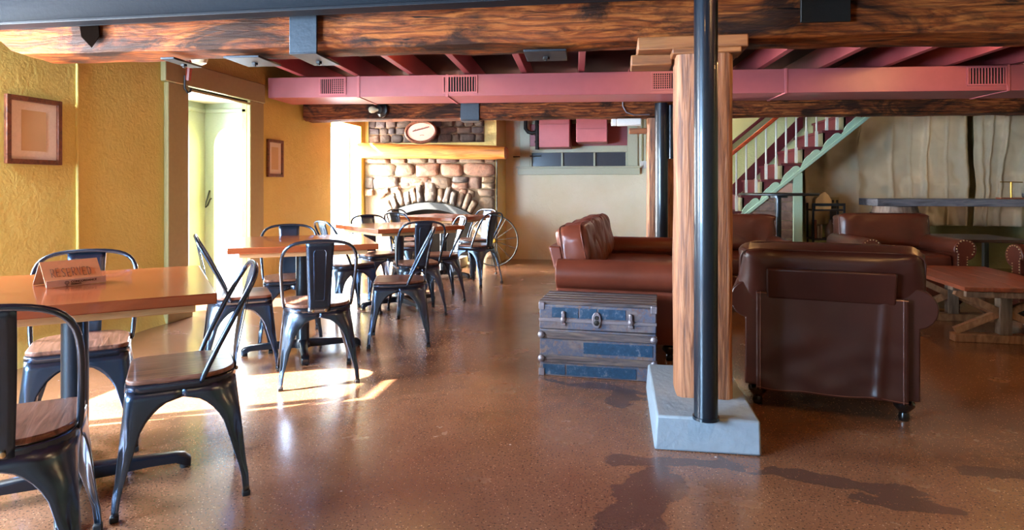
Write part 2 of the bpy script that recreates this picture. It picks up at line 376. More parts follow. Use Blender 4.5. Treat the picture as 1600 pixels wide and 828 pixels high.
# ------------------------------------------------------------------ room shell
XL, XR, YB, YF, ZC = -3.75, 6.5, 9.9, -2.5, 2.52
b = MB().box(XL-.9, XR+.1, YF-.1, YB+.1, -.12, 0)
struct(b.build('floor', M['floor'], smooth=0))
ceil = MB().box(XL-.12, XR+.1, YF-.1, YB+.1, ZC, ZC+.1).build('ceiling', M['boards'], smooth=0); struct(ceil)
JX = 0
for i in range(18):                                        # joists run front to back, 3.7 degrees off the wall
    x0 = -3.93 + i*.595
    a = Vector((x0 + .0647*8.9, YF, 2.42)); c = Vector((x0 - .0647*(9.85-6.4), 9.85, 2.42))
    if a.x > XR-.05 or c.x < XL+.03: 
        continue
    MB().beam(a, c, .062, .20).build('joist', M['joist'], ceil, bevel=.004)

def wall_with_holes(axis, pos, thick, a0, a1, z0, z1, holes):
    """holes: (a_start, a_end, z_start, z_end) sorted; wall is a slab of the given thickness"""
    m = MB()
    def bx(p, q, r, s):
        if q-p < 1e-4 or s-r < 1e-4: return
        if axis == 'x': m.box(min(pos, pos+thick), max(pos, pos+thick), p, q, r, s)
        else: m.box(p, q, min(pos, pos+thick), max(pos, pos+thick), r, s)
    cur = a0
    for (p, q, r, s) in holes:
        bx(cur, p, z0, z1); bx(p, q, z0, r); bx(p, q, s, z1); cur = q
    bx(cur, a1, z0, z1); return m
D1 = (5.06, 6.01, 0, 2.0); D2 = (7.96, 8.96, 0, 2.02); W1 = (2.02, 2.78, .80, 2.10); W2 = (-1.25, .75, .65, 1.85)
wl = wall_with_holes('x', XL, -.05, YF, YB, 0, ZC, [W2, W1, D1, D2]).build('wall_left', M['wall_yellow'], smooth=0); struct(wl)
# gentle lumps of old plaster: a wavy skirt where the wall meets the floor
m = MB()
def skirt(y0, y1):
    n = int((y1-y0)/.06)
    for i in range(n):
        pass
    def fn(u, v):
        y = y0+(y1-y0)*u; z = v*.16; off = (.035+.018*noise.noise(Vector((y*4, 0, 0))))*(1-v)**1.5
        return (XL+.001+off, y, z)
    m.grid(fn, max(8, n), 5)
skirt(YF+.02, 4.79); skirt(6.28, 7.9)
o = m.build('skirt', M['wall_yellow'], wl)
wb = wall_with_holes('y', YB, .12, XL, XR, 0, ZC, [(-1.36, .14, 1.45, 1.66)]).build('wall_back', M['wall_cream'], smooth=0); struct(wb)
struct(MB().box(XR, XR+.12, YF, YB, 0, ZC).build('wall_right', M['wall_green'], smooth=0))
wf = wall_with_holes('y', YF, -.12, XL, XR, 0, ZC, []).build('wall_front', M['wall_cream'], smooth=0); struct(wf)
# painted sections of the back wall: light green behind the stair, sage under the burlap
struct(MB().box(.95, 3.4, YB-.015, YB+.0, 0, ZC-.002).build('wall_stairwell', M['wall_stair'], smooth=0))
struct(MB().box(3.4, XR-.001, YB-.015, YB+.0, 0, ZC-.002).build('wall_lounge', M['wall_green'], smooth=0))

# windows off to the left, behind the photographer
def glazing(name, x, y0, y1, z0, z1, nx=2, nz=2):
    t = empty(name, (x, (y0+y1)/2, z0)); struct(t)
    f = MB(); w = y1-y0; h = z1-z0
    f.box(-.03, .03, -w/2, -w/2+.05, 0, h); f.box(-.03, .03, w/2-.05, w/2, 0, h); f.box(-.03, .03, -w/2, w/2, 0, .05); f.box(-.03, .03, -w/2, w/2, h-.05, h)
    for i in range(1, nx): f.box(-.015, .015, -w/2+w*i/nx-.012, -w/2+w*i/nx+.012, .05, h-.05)
    for i in range(1, nz): f.box(-.015, .015, -w/2+.05, w/2-.05, h*i/nz-.012, h*i/nz+.012)
    f.build('window_frame', M['white_paint'], t); MB().box(-.002, .002, -w/2+.02, w/2-.02, .02, h-.02).build('pane', M['glass'], t, smooth=0)
    return t
glazing('window_1', XL-.12, W2[0], W2[1], W2[2], W2[3], 3, 2)
glazing('window_2', XL-.12, W1[0], W1[1], W1[2], W1[3], 1, 1)

# vestibule of the near door
vest = empty('door_1', (XL, 5.5, 0)); struct(vest)
vx, vy0, vy1 = -4.23, 4.98, 6.03
def V(m_): return m_
mv = MB(); mv.box(vx-.06-XL, -.05, vy0-.06-5.5, vy0-5.5, 0, 2.06)                                         # near reveal
# outer wall with an opening toward the yard (seen only from inside)
mv.box(vx-.06-XL, vx-XL, vy0-5.5, 5.08-5.5, 0, 2.06); mv.box(vx-.06-XL, vx-XL, 5.66-5.5, vy1-5.5, 0, 2.06); mv.box(vx-.06-XL, vx-XL, 5.08-5.5, 5.66-5.5, 1.95, 2.06)
# far reveal; round-shouldered glazed gap added to stand for sunlight on the jamb
xo = -4.13-XL; xr = -.005
mv.box(vx-XL, xo, vy1-5.5, vy1+.05-5.5, 0, 2.06); 
pts = [(xo, 1.55)] + [(xo+.17-.17*cos(radians(a)), 1.55+.2*sin(radians(a))) for a in range(0, 91, 10)] + [(xr, 1.77), (xr, 2.06), (xo, 2.06)]
mv.prism(pts, vy1-5.5, vy1+.05-5.5, 'y')
mv.build('reveal', M['reveal'], vest, smooth=0)
MB().box(vx-.06-XL, 0, vy0-.06-5.5, vy1+.05-5.5, 2.0, 2.06).build('reveal_ceiling', M['white_paint'], vest, smooth=0)
m = MB(); m.box(vx-XL, vx-XL+.02, 5.66-5.5, vy1-5.5, 1.90, 1.94); m.box(vx-XL, xr, vy1-.02-5.5, vy1-5.5, 1.90, 1.94); m.build('crown_molding', M['reveal'], vest, bevel=.006)
MB().box(vx-XL-.035, vx-XL-.03, 5.08-5.5, 5.66-5.5, 0, 1.95).build('pane', M['glass'], vest, smooth=0)
MB().box(xo, xr, vy1+.02-5.5, vy1+.025-5.5, 0, 1.76).build('pane', M['glass'], vest, smooth=0)  # glass of the added gap; bright sky behind it stands for the sunlit jamb
MB().tube([(vx-XL+.06, vy1-.012-5.5, 1.10), (vx-XL+.05, vy1-.05-5.5, .98), (vx-XL+.07, vy1-.09-5.5, .93), (vx-XL+.10, vy1-.10-5.5, .95), (vx-XL+.12, vy1-.09-5.5, 1.01), (vx-XL+.13, vy1-.08-5.5, 1.02)], .008).build('hook', M['iron'], vest)
# casing
m = MB(); m.box(0, .045, 4.80-5.5, 5.06-5.5, 0, 2.02); m.build('casing', M['casing'], vest, bevel=.008)
m = MB(); m.box(0, .045, 6.01-5.5, 6.26-5.5, 0, 2.02); m.build('casing', M['casing'], vest, bevel=.008)
m = MB(); m.box(0, .05, 4.76-5.5, 6.28-5.5, 2.02, 2.22); m.build('head_casing', M['casing'], vest, bevel=.008)
m = MB(); m.box(.002, .056, 4.78-5.5, 5.10-5.5, 0, .16); m.build('plinth_block', M['casing'], vest, bevel=.006)
m = MB(); m.tube([(.04, 5.06-5.5, 1.985), (.04, 6.01-5.5, 1.985)], .013); m.build('track_rail', M['casing'], vest)
m = MB(); m.tube([(.09, 4.99-5.5, 2.30), (.10, 4.99-5.5, 2.17), (.08, 5.0-5.5, 2.06)], .024, 8); m.build('handle', plain('red_handle_paint', '#96371f', .4), vest)
m = MB(); m.tube([(.06, 4.985-5.5, 2.1), (.06, 4.985-5.5, 1.99), (.07, 5.01-5.5, 1.955), (.07, 5.04-5.5, 1.965), (.07, 5.05-5.5, 2.0)], .009, 8); m.build('latch_hook', M['cast_iron'], vest)
# far doorway
d2 = empty('door_2', (XL, 8.46, 0)); struct(d2)
m = MB(); m.box(-.24, -.15, -.55, -.50, 0, 2.07); m.box(-.24, -.15, .50, .55, 0, 2.07); m.box(-.24, -.15, -.50, .50, 2.02, 2.07); m.build('reveal', M['white_paint'], d2, smooth=0)
m = MB(); m.box(-.22, -.17, -.50, -.44, 0, 2.02); m.box(-.22, -.17, .44, .50, 0, 2.02); m.box(-.22, -.17, -.44, .44, 1.96, 2.02); m.box(-.22, -.17, -.44, .44, 0, .10)
m.build('door_frame', M['white_paint'], d2, smooth=0); MB().box(-.2, -.195, -.44, .44, .1, 1.96).build('pane', M['glass'], d2, smooth=0)

# a painted pipe chase running up the yellow wall
struct(MB().tube([(XL+.012, 3.93, 0), (XL+.001, 3.93, ZC)], .009, 8).build('trim_1', M['wall_yellow']))

# back window
w4 = empty('window_3', (-.61, YB, 1.32)); struct(w4, 'low three-pane window framed in pale green under pink boxing')
m = MB(); m.box(-.90, -.745, -.05, -.002, .10, .86); m.box(.745, .90, -.05, -.002, .10, .86); m.box(-.745, .745, -.045, -.002, .34, .44)
m.box(-.745, .745, -.045, -.002, .10, .13); m.build('casing', M['trim_sage'], w4, bevel=.005)
m = MB(); m.box(-.93, .93, -.10, -.002, -.0, .10); m.box(-.95, .95, -.13, -.002, .10, .125); m.build('window_sill', M['trim_sage'], w4, bevel=.005)
m = MB(); m.box(-.26, -.235, -.03, .02, .13, .34); m.box(.235, .26, -.03, .02, .13, .34); m.box(-.75, -.72, -.03, .02, .13, .34); m.box(.72, .75, -.03, .02, .13, .34)
m.build('mullion', M['trim_sage'], w4)
MB().box(-.75, .75, .03, .045, .13, .35).build('pane', M['glass_dark'], w4, smooth=0)
m = MB(); m.box(-.90, .745, -.035, -.002, .44, .78); m.build('panel', M['pink'], w4, bevel=.004)
m = MB().box(-.75, .75, .05, .3, .05, .1); m.box(-.75, .75, .30, .32, .05, .5)
m.build('window_well', M['soot_and_shade'], w4, smooth=0)

# ------------------------------------------------------------------ beams, duct, posts
CA = radians(3.7); cdir = Vector((cos(CA), sin(CA), 0)); cperp = Vector((-sin(CA), cos(CA), 0))
def rough_beam(name, org, L, w, h, mat, seed, amp=.018, cut=None, n=150):
    """origin = front bottom-left edge, local x along the beam, y back, z up"""
    m = MB(); ring = 20
    prof = []
    per = [(0, 0), (w*.25, 0), (w*.5, 0), (w*.75, 0), (w, 0), (w, h*.25), (w, h*.5), (w, h*.75), (w, h), (w*.5, h), (0, h), (0, h*.88), (0, h*.75), (0, h*.62), (0, h*.5), (0, h*.38), (0, h*.25), (0, h*.12)]
    k = len(per); vs = []; fs = []
    for i in range(n+1):
        x = L*i/n
        lift = 0
        if cut: lift = max(0, (cut[0]-x)/cut[1])*cut[2]
        for (y, z) in per:
            p = Vector((x*1.6, y*5, z*5))+Vector((seed*7.3, 0, 0)); d = noise.noise(p)*amp + noise.noise(p*3.1)*amp*.5
            cy = y-w/2; cz = z-h/2; ch = .012
            yy = y + (d if y > 0 else -d)*(1 if abs(cy) > w*.4 else 0) ; zz = z - (d if z == 0 else 0)
            if z == 0 and y == 0: yy += ch; zz += ch
            if z == 0 and y == w: yy -= ch; zz += ch
            if z < h*.9: zz = max(zz, 0)+lift*(1-z/h) if lift else zz
            vs.append((x, yy, zz))
    for i in range(n):
        for j in range(k): fs.append((i*k+j, i*k+(j+1) % k, (i+1)*k+(j+1) % k, (i+1)*k+j))
    fs = [tuple(reversed(f)) for f in fs]
    fs.append(tuple(range(k))); fs.append(tuple(reversed(range(n*k, n*k+k)))); m.add(vs, fs)
    o = m.build(name, mat, smooth=50); o.location = org; o.rotation_euler = (0, 0, CA); return o
FB0 = Vector((-.21, 3.25, 1.87)) - cdir*3.52
fb = rough_beam('timber_beam', FB0, 9.85, .29, .445, M['beam'], 1, .02, cut=(.42, .42, .34))
tag(fb, 'massive rough-hewn timber beam nearest the camera, bolted with steel plates', 'beam')
bb0 = Vector((XL+.02, 7.17, 1.93))
bb = rough_beam('timber_beam', bb0, 10.0, .28, .375, M['beam_back'], 4, .014)
tag(bb, 'darker rough timber beam behind the pink duct, carrying the bulb socket', 'beam')

sb = MB(); sb.box(0, 10.2, .0, .012, .0, .31); sb.box(0, 10.2, -.09, .0, 0, .016); sb.box(0, 10.2, -.09, .0, .295, .311)
o = sb.build('steel_beam', M['steel_beam'], bevel=.003); o.location = (XL+.01, 3.0, 2.005); tag(o, 'black steel channel along the camera side of the nearest timber beam', 'beam')

def on_front(x):                                             # distance along the front beam for a world x
    return (x-FB0.x)/cdir.x
def strap(parent, xs, w, mat, name, front=True, bolt=True, zt=.43, under=.29, thick=.012, zlo=-.014):
    m = MB()
    if front: m.box(xs-w/2, xs+w/2, -.035, -.02, -.03, zt)
    m.box(xs-w/2, xs+w/2, -.035 if front else .02, under, -.032, -.02)
    s = m.build(name, mat, parent, bevel=.003)
    if bolt:
        MB().lathe([(.018, 0), (.018, .012), (.008, .014), (.008, .02)], 6, Mt(xs, under*.6, -.032, rx=pi)).build('bolt', M['strap_dark'], s)
    return s
strap(fb, on_front(-1.63), .15, M['strap'], 'strap', True, zt=.30)
for xx in (-2.0,): strap(fb, on_front(xx), .20, M['strap'], 'plate', False, under=.285)
strap(fb, on_front(-2.42), .08, M['strap'], 'plate', False, under=.285)
strap(fb, on_front(-.37), .22, M['strap'], 'plate', False, under=.285)
m = MB().box(on_front(.87), on_front(1.10), -.036, -.018, .07, .43); m.build('plate', M['strap_dark'], fb, bevel=.003)
m = MB()  # dark plate on the beam face, painted shade of a pocket
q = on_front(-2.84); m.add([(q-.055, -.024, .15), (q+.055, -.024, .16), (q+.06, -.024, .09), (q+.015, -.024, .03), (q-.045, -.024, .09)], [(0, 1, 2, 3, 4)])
m.build('mortise_shade', plain('pocket_shade', '#0c0705', 1.0, spec=0), fb, smooth=0, solid=.003)

# back beam furniture
def along_back(px_x): return (px_x-bb0.x)/cdir.x
m = MB(); q = along_back(-1.72); m.box(q-.10, q+.12, -.022, -.012, -.012, .22); m.box(q-.10, q+.12, -.022, .20, -.026, -.014); m.build('strap', M['strap'], bb, bevel=.003)
q = along_back(-2.75)
sk = MB().lathe([(.085, 0), (.085, .02), (.06, .035), (.05, .06), (.035, .065)], 20, Mt(0, 0, 0, rx=pi/2)).build('bulb_socket', M['black'])
p = bb0 + cdir*q + cperp*(-.016); sk.location = (p.x, p.y, 2.04); sk.rotation_euler = (0, 0, CA-.5)
tag(sk, 'round black lamp holder with a white bulb on the back beam', 'lamp')
MB().lathe([(.016, 0), (.018, .02), (.036, .05), (.040, .08), (.030, .105), (.01, .115)], 14, Mt(-.015, -.055, 0, rx=pi/2, rz=-.6)).build('bulb', M['bulb_off'], sk)

# duct
dl = 10.1; dm = MB()
du0 = Vector((XL+.045, 6.34, 2.09))
x0s = [0, 1.0, 4.8, 7.4, 10.0]
for i in range(len(x0s)-1):
    a_, c_ = x0s[i], x0s[i+1]; za = -.004*a_; zb = -.004*c_
    vs = [(a_, 0, za), (c_, 0, zb), (c_, .58, zb), (a_, .58, za), (a_, 0, .215), (c_, 0, .215), (c_, .58, .215), (a_, .58, .215)]
    dm.add(vs, [(0, 3, 2, 1), (4, 5, 6, 7), (0, 1, 5, 4), (1, 2, 6, 5), (2, 3, 7, 6), (3, 0, 4, 7)])
duct = dm.build('air_duct', M['pink'], bevel=.004); duct.location = du0; duct.rotation_euler = (0, 0, CA)
tag(duct, 'long pink rectangular air duct crossing below the joists', 'duct')
for xs in x0s[1:4]+[1.95, 5.35]:
    MB().box(xs-.014, xs+.014, -.008, .585, -.004*xs-.008, .219).build('seam', M['pink_light'], duct, bevel=.003)
def duct_x(u):                                              # distance along the duct hit by image column u=(px-800)/1000
    ax, ay = -.1638+.9865*u, .9865+.1638*u
    # du0 + t*cdir = s*(ax, ay)
    det = cdir.x*ay - cdir.y*ax; return (-du0.x*ay + du0.y*ax)/det
for (pa, pb, kind) in ((499, 541, 1), (692, 746, 0), (1017, 1062, 2), (1510, 1572, 0)):
    ta, tb = duct_x((pa-800)/1000), duct_x((pb-800)/1000); w = tb-ta
    m = MB(); z0, z1 = .035, .19; m.box(ta, tb, -.014, -.001, z0-.014, z0); m.box(ta, tb, -.014, -.001, z1, z1+.014); m.box(ta, ta+.014, -.014, -.001, z0, z1); m.box(tb-.014, tb, -.014, -.001, z0, z1)
    n = 13
    for k in range(1, n): xx = ta+w*k/n; m.box(xx-.004, xx+.004, -.012, -.003, z0, z1)
    if kind:
        for k in range(1, 7): zz = z0+(z1-z0)*k/7; m.box(ta+(w*.5 if kind == 1 else 0), tb-(w*.35 if kind == 2 else 0), -.009, -.004, zz-.003, zz+.003)
    gr = m.build('grille', M['pink_light'], duct); MB().box(ta+.01, tb-.01, -.0022, -.0008, z0, z1).build('shade_backing', M['soot_and_shade'], gr, smooth=0)  # dark sheet on the duct face paints the shade behind the slats

# near post, pipe and footing
m = MB(); vs = []
for (x0, x1, y0, y1, z) in ((.154, .601, 2.85, 3.70, 0), (.165, .598, 2.865, 3.685, .146)): vs += [(x0, y0, z), (x1, y0, z), (x1, y1, z), (x0, y1, z)]
m.add(vs, [(0, 3, 2, 1), (4, 5, 6, 7), (0, 1, 5, 4), (1, 2, 6, 5), (2, 3, 7, 6), (3, 0, 4, 7)])
tag(m.build('concrete_footing', M['concrete'], bevel=.01), 'pale blue-grey concrete block under the near post and pipe', 'footing')
def rough_post(x0, x1, y0, y1, z0, z1, seed, mat, name='timber_post'):
    m = MB(); n = 40; c = .022; per = [(x0+c, y0), (x0+(x1-x0)*.35, y0), (x0+(x1-x0)*.65, y0), (x1-c, y0), (x1, y0+c), (x1, (y0+y1)/2), (x1, y1-c), (x1-c, y1), (x0+c, y1), (x0, y1-c), (x0, (y0+y1)/2), (x0, y0+c)]
    k = len(per); vs = []; fs = []; cx, cy = (x0+x1)/2, (y0+y1)/2
    for i in range(n+1):
        z = (z1-z0)*i/n
        for (x, y) in per:
            d = noise.noise(Vector((x*6+seed, y*6, z*3)))*.02; f = 1+d*2
            vs.append(((x-cx)*f, (y-cy)*f, z))
    for i in range(n):
        for j in range(k): fs.append((i*k+j, i*k+(j+1) % k, (i+1)*k+(j+1) % k, (i+1)*k+j))
    fs.append(tuple(reversed(range(k)))); fs.append(tuple(range(n*k, n*k+k))); m.add(vs, fs)
    o = m.build(name, mat, smooth=50); o.location = (cx, cy, z0); return o
p1 = rough_post(.275, .53, 3.12, 3.37, .147, 1.785, 2, M['post']); tag(p1, 'square weathered timber post standing on the concrete block', 'post')
m = MB(); m.box(-.36, .225, -.16, .17, 1.715-.08, 1.715-.008, None); cap = m
cap = MB().box(-.31, .20, -.105, .17, 1.655, 1.717).build('capital', M['capital'], p1, bevel=.006)
MB().box(-.15, .165, -.135, .145, 1.638-.012, 1.654).build('collar', M['capital'], p1, bevel=.006)
MB().box(-.34, -.14, .0, .17, 1.60, 1.654).build('corbel', M['capital'], p1, bevel=.006)
m = MB(); m.lathe([(.050, .0), (.050, 2.37)], 32); m.lathe([(.056, 0), (.056, .012)], 32)
o = m.build('steel_pipe_column', M['pipe']); o.location = (.372, 2.855+.0, .147); tag(o, 'tall black steel pipe column in front of the near timber post', 'pipe')
p2 = rough_post(.33, .64, 7.48, 7.76, 0, 1.925, 8, M['post']); tag(p2, 'far timber post behind the sofa, under the back beam', 'post')
MB().box(-.36, -.155, -.02, .10, 1.76, 1.82).build('bracket', M['capital'], p2, bevel=.006)
m = MB(); m.lathe([(.072, 0), (.072, 2.07)], 28); o = m.build('steel_pipe_column', M['pipe']); o.location = (.475, 7.335, 0); tag(o, 'black steel pipe column in front of the far timber post', 'pipe')
MB().lathe([(.04, 0), (.04, .6)], 12).build('conduit', M['pipe'], o).location = (.105, .02, 1.45)
# emergency light and wire near far capital
m = MB(); m.box(-.14, .14, -.05, .05, -.04, .04); el = m.build('emergency_light', M['white_plastic'], bevel=.012); el.location = (.12, 7.48, 1.878); tag(el, 'white emergency light box under the back beam beside the far post', 'light')
MB().box(-.20, -.14, -.04, .03, -.04, .04).build('lamp_head', M['white_plastic'], el, bevel=.01)
m = MB().tube([(-.02, 0, .22), (-.02, -.01, .10), (.02, -.01, .03), (.10, 0, .0), (.28, .02, 0)], .007); o = m.build('wall_conduit', M['trunk_metal']); o.location = (.07, 7.40, 1.955); tag(o, 'thin grey conduit bent down the back beam left of the far pipe', 'conduit')

# ------------------------------------------------------------------ fireplace
FY = 9.1; FX0, FX1 = XL+.005, -1.74
fp = empty('fireplace', ((FX0+FX1)/2, FY, 0)); tag(fp, 'fieldstone fireplace with a low arched firebox between yellow plaster', 'fireplace')
fcx = (FX0+FX1)/2
def FXl(x): return x-fcx
ACX, AR, AZ = -2.72, 1.20, -.325           # arch circle centre x, radius, centre z  (top = .875)
hw = .62
m = MB()
top = [(ACX-hw+2*hw*i/16, AZ+sqrt(AR*AR-(-hw+2*hw*i/16)**2)) for i in range(17)]
outer = [(FXl(x), z) for x, z in top]
poly = [(FXl(FX0), 0), (FXl(ACX-hw), 0)] + outer + [(FXl(ACX+hw), 0), (FXl(FX1), 0), (FXl(FX1), ZC-.004), (FXl(FX0), ZC-.004)]
m.prism(poly, .0, .12, 'y'); m.box(FXl(FX1)-.10, FXl(FX1), .12, .79, 0, ZC-.004); m.build('plaster_breast', M['wall_breast'], fp, smooth=0)
m = MB(); m.box(FXl(ACX-hw)-.05, FXl(ACX+hw)+.05, .5, .55, 0, 1.0); m.box(FXl(ACX-hw)-.05, FXl(ACX-hw), .12, .5, 0, 1.0); m.box(FXl(ACX+hw), FXl(ACX+hw)+.05, .12, .5, 0, 1.0); m.box(FXl(ACX-hw)-.05, FXl(ACX+hw)+.05, .12, .5, .95, 1.0)
m.build('firebox', M['soot_and_shade'], fp, smooth=0)
rnd = random.Random(5)
def stone(m, cx, cz, w, h, depth, y=0.0, rot=0, seed=0):
    r = random.Random(seed); n = 14; base = []; ex = r.uniform(.3, .6); sk1, sk2 = r.uniform(-.14, .14), r.uniform(-.08, .08)
    for k in range(n):
        a = 2*pi*k/n+.15; e = ex; x = math.copysign(abs(cos(a))**e, cos(a))*w/2; z = math.copysign(abs(sin(a))**e, sin(a))*h/2
        s = 1+r.uniform(-.09, .07); x *= s; z *= s; x, z = x+sk1*z, z+sk2*x; base.append((x*cos(rot)-z*sin(rot), x*sin(rot)+z*cos(rot)))
    dd = depth*r.uniform(.65, 1.15); vs = []; 
    for f, d in ((1, 0), (1.0, dd*.5), (.94, dd*.8), (.66, dd*1.0)):
        vs += [(cx+x*f, y-d*(1+(.22*noise.noise(Vector(((cx+x*f)*9, seed*.7, (cz+z*f)*9))) if d else 0)), cz+z*f) for x, z in base]
    vs.append((cx, y-dd*1.03, cz)); fs = []
    for q in range(3):
        for k in range(n): fs.append((q*n+k, q*n+(k+1) % n, (q+1)*n+(k+1) % n, (q+1)*n+k))
    for k in range(n): fs.append((3*n+k, 3*n+(k+1) % n, 4*n))
    m.add(vs, [tuple(f) for f in fs])
def courses(m, x0, x1, z0, z1, hmin, hmax, wmin, wmax, depth, skip=None, seed=1):
    r = random.Random(seed); z = z0; s = seed*1000
    while z < z1-.02:
        h = r.uniform(hmin, hmax); h = min(h, z1-z); 
        if z1-z-h < .05: h = z1-z
        x = x0
        while x < x1-.02:
            w = r.uniform(wmin, wmax); w = min(w, x1-x)
            if x1-x-w < .07: w = x1-x
            parts = [(x+w/2, z+h/2, w, h)]
            if h > .13 and w < .25 and r.random() < .35: parts = [(x+w/2, z+h*.25, w, h*.5), (x+w/2, z+h*.75, w, h*.5)]
            for (cx, cz, ww, hh) in parts:
                s += 1
                if skip and skip(cx, cz, ww, hh): continue
                stone(m, cx, cz, ww*1.0, hh*.99, depth, 0, r.uniform(-.03, .03), s)
            x += w
        z += h
def sk(cx, cz, w, h):
    X = cx+fcx
    for dx in (-w*.42, 0, w*.42):
        for dz in (-h*.42, h*.42):
            d = sqrt((X+dx-ACX)**2+(cz+dz-AZ)**2)
            if d < AR+.235 and abs(X+dx-ACX) < hw+.12: return True
    return False
MB().box(FXl(-3.73), FXl(-1.76), -.028, -.001, 1.0, 1.56).prism([(FXl(-3.73), 0), (FXl(ACX-hw), 0)]+outer+[(FXl(ACX+hw), 0), (FXl(-1.76), 0), (FXl(-1.76), 1.0), (FXl(-3.73), 1.0)], -.028, -.001, 'y').build('mortar', M['mortar'], fp, smooth=0)
m = MB(); courses(m, FXl(-3.73), FXl(-1.76), 0, 1.56, .07, .20, .12, .52, .075, sk, 3)
rr = random.Random(9)                                    # filler stones round the arch
for k in range(70):
    a = rr.uniform(-.62, .62); d = AR+rr.uniform(.27, .36); x = ACX+d*sin(a); z = AZ+d*cos(a); 
    if z < 1.5 and abs(x-ACX) < .8 and k % 2: stone(m, FXl(x), z, rr.uniform(.10, .18), rr.uniform(.06, .10), .065, 0, -a*.6, 7000+k)
m.build('stonework', M['stone'], fp, smooth=60)
m = MB(); k = 0; a = -.53
while a < .53:
    key = abs(a+.045) < .05; w = .19 if key else .098; da = w/(AR+.08); aa = a+da/2; hh = .30 if key else .20+.03*((k*7) % 3)
    stone(m, FXl(ACX+(AR+.035+hh/2)*sin(aa)), AZ+(AR+.035+hh/2)*cos(aa), w*.95, hh, .095, 0, -aa, 300+k); a += da; k += 1
m.build('arch_stones', M['stone_arch'], fp, smooth=60)
m = MB(); n = 24; vs = []
for i in range(n+1):
    a = -.54+1.08*i/n
    for r_, y in ((AR-.07, -.11), (AR+.03, -.11), (AR+.03, .05), (AR-.07, .05)): vs.append((FXl(ACX+r_*sin(a)), y, AZ+r_*cos(a)))
fs = [(i*4+j, (i+1)*4+j, (i+1)*4+(j+1) % 4, i*4+(j+1) % 4) for i in range(n) for j in range(4)]+[(3, 2, 1, 0), (n*4, n*4+1, n*4+2, n*4+3)]
m.add(vs, fs); m.build('iron_arch', M['cast_iron'], fp, smooth=30)
m = MB().box(FXl(-3.3), FXl(-2.16), -.42, -.02, 0, .13); m.build('hearth', plain('grey_hearth_stone', '#8c8880', .7, bumpy=.6, bscale=20), fp, bevel=.012)
MB().box(FXl(-3.68), FXl(-1.92), -.025, -.001, 1.78, ZC-.01).build('upper_mortar', M['mortar_dark'], fp, smooth=0)
m = MB(); courses(m, FXl(-3.68), FXl(-1.92), 1.78, ZC-.02, .10, .16, .11, .24, .06, None, 11); m.build('upper_stonework', M['stone_dark'], fp, smooth=60)
# mantel
m = MB(); L = 2.16; vs = []; k = 16; n = 40
for i in range(n+1):
    t = i/n; x = L*t
    for j in range(k):
        a = 2*pi*j/k; e = .55; hy = .17; hz = .112-.018*t-.01*(t > .93); sy = math.copysign(abs(cos(a))**e, cos(a))*hy; sz = math.copysign(abs(sin(a))**e, sin(a))*hz
        d = 1+.10*noise.noise(Vector((x*1.7, sy*5, sz*5)))
        vs.append((x, sy*d, sz*d-.055*t))
fs = [(i*k+j, i*k+(j+1) % k, (i+1)*k+(j+1) % k, (i+1)*k+j) for i in range(n) for j in range(k)]+[tuple(reversed(range(k))), tuple(range(n*k, n*k+k))]
fs = [tuple(reversed(f)) for f in fs]
m.add(vs, fs); o = m.build('mantel_log', M['log'], smooth=50); o.location = (XL+.04, 8.85, 1.665); tag(o, 'golden split-log mantel shelf across the stone chimney', 'mantel')
# oval picture leaning on mantel
ov = empty('oval_picture', (-2.83, 8.955, 1.757)); tag(ov, 'small oval pink picture in a brown wooden frame on the mantel', 'picture')
el_ = lambda a, b_: [(a*cos(2*pi*k/40), b_*sin(2*pi*k/40)) for k in range(40)]
MM = Mt(0, 0, .172, rx=-.12)
m = MB(); pts = [(x, 0, z) for x, z in el_(.225, .155)]; m.tube(pts, .024, 10, closed=True, M=MM); m.build('picture_frame', M['frame'], ov)
m = MB().prism(el_(.215, .146), -.004, .01, 'y', MM); m.build('picture', M['mirror'], ov, smooth=0)
m = MB(); 
for k in range(14):
    x = -.12+k*.0175; z = .012+k*.0042; m.tube([(x, -.007, z-.008), (x+.006, -.007, z+.01+.006*(k % 3)), (x+.012, -.007, z-.006)], .0022, 5, M=MM)
m.tube([(-.01, -.007, -.052), (.02, -.007, -.046), (.05, -.007, -.05)], .003, 5, M=MM); m.build('lettering', M['ink'], ov)
# black gas pipe at the right of the chimney
m = MB(); m.tube([(-1.40, YB-.03, ZC-.05), (-1.40, YB-.03, 1.60)], .012); m.tube([(-1.62, YB-.03, 1.60), (-1.18, YB-.03, 1.61)], .010)
o = m.build('wall_pipe', M['black']); tag(o, 'thin black pipe in the corner right of the chimney', 'pipe')
m = MB(); m.tube([(-1.728, FY-.03, 1.52), (-1.728, FY-.03, .02)], .009); o = m.build('hanging_poker', M['black']); tag(o, 'thin black rod hanging down the right edge of the stonework', 'rod')
# black plumbing left of the pink boxes
m = MB(); m.tube([(-1.40, 9.70, 2.35), (-1.40, 9.70, 2.02), (-1.36, 9.70, 1.97), (-1.30, 9.70, 1.95), (-1.23, 9.70, 1.97)], .030, 10); m.tube([(-1.22, 9.70, 2.35), (-1.22, 9.70, 1.70)], .032, 10)
for zz in (1.93, 2.0, 1.82): m.tube([(-1.22, 9.70, zz-.015), (-1.22, 9.70, zz+.015)], .040, 10)
o = m.build('drain_pipe', M['strap_dark']); tag(o, 'black drain pipes with an elbow beside the pink boxes', 'pipe')
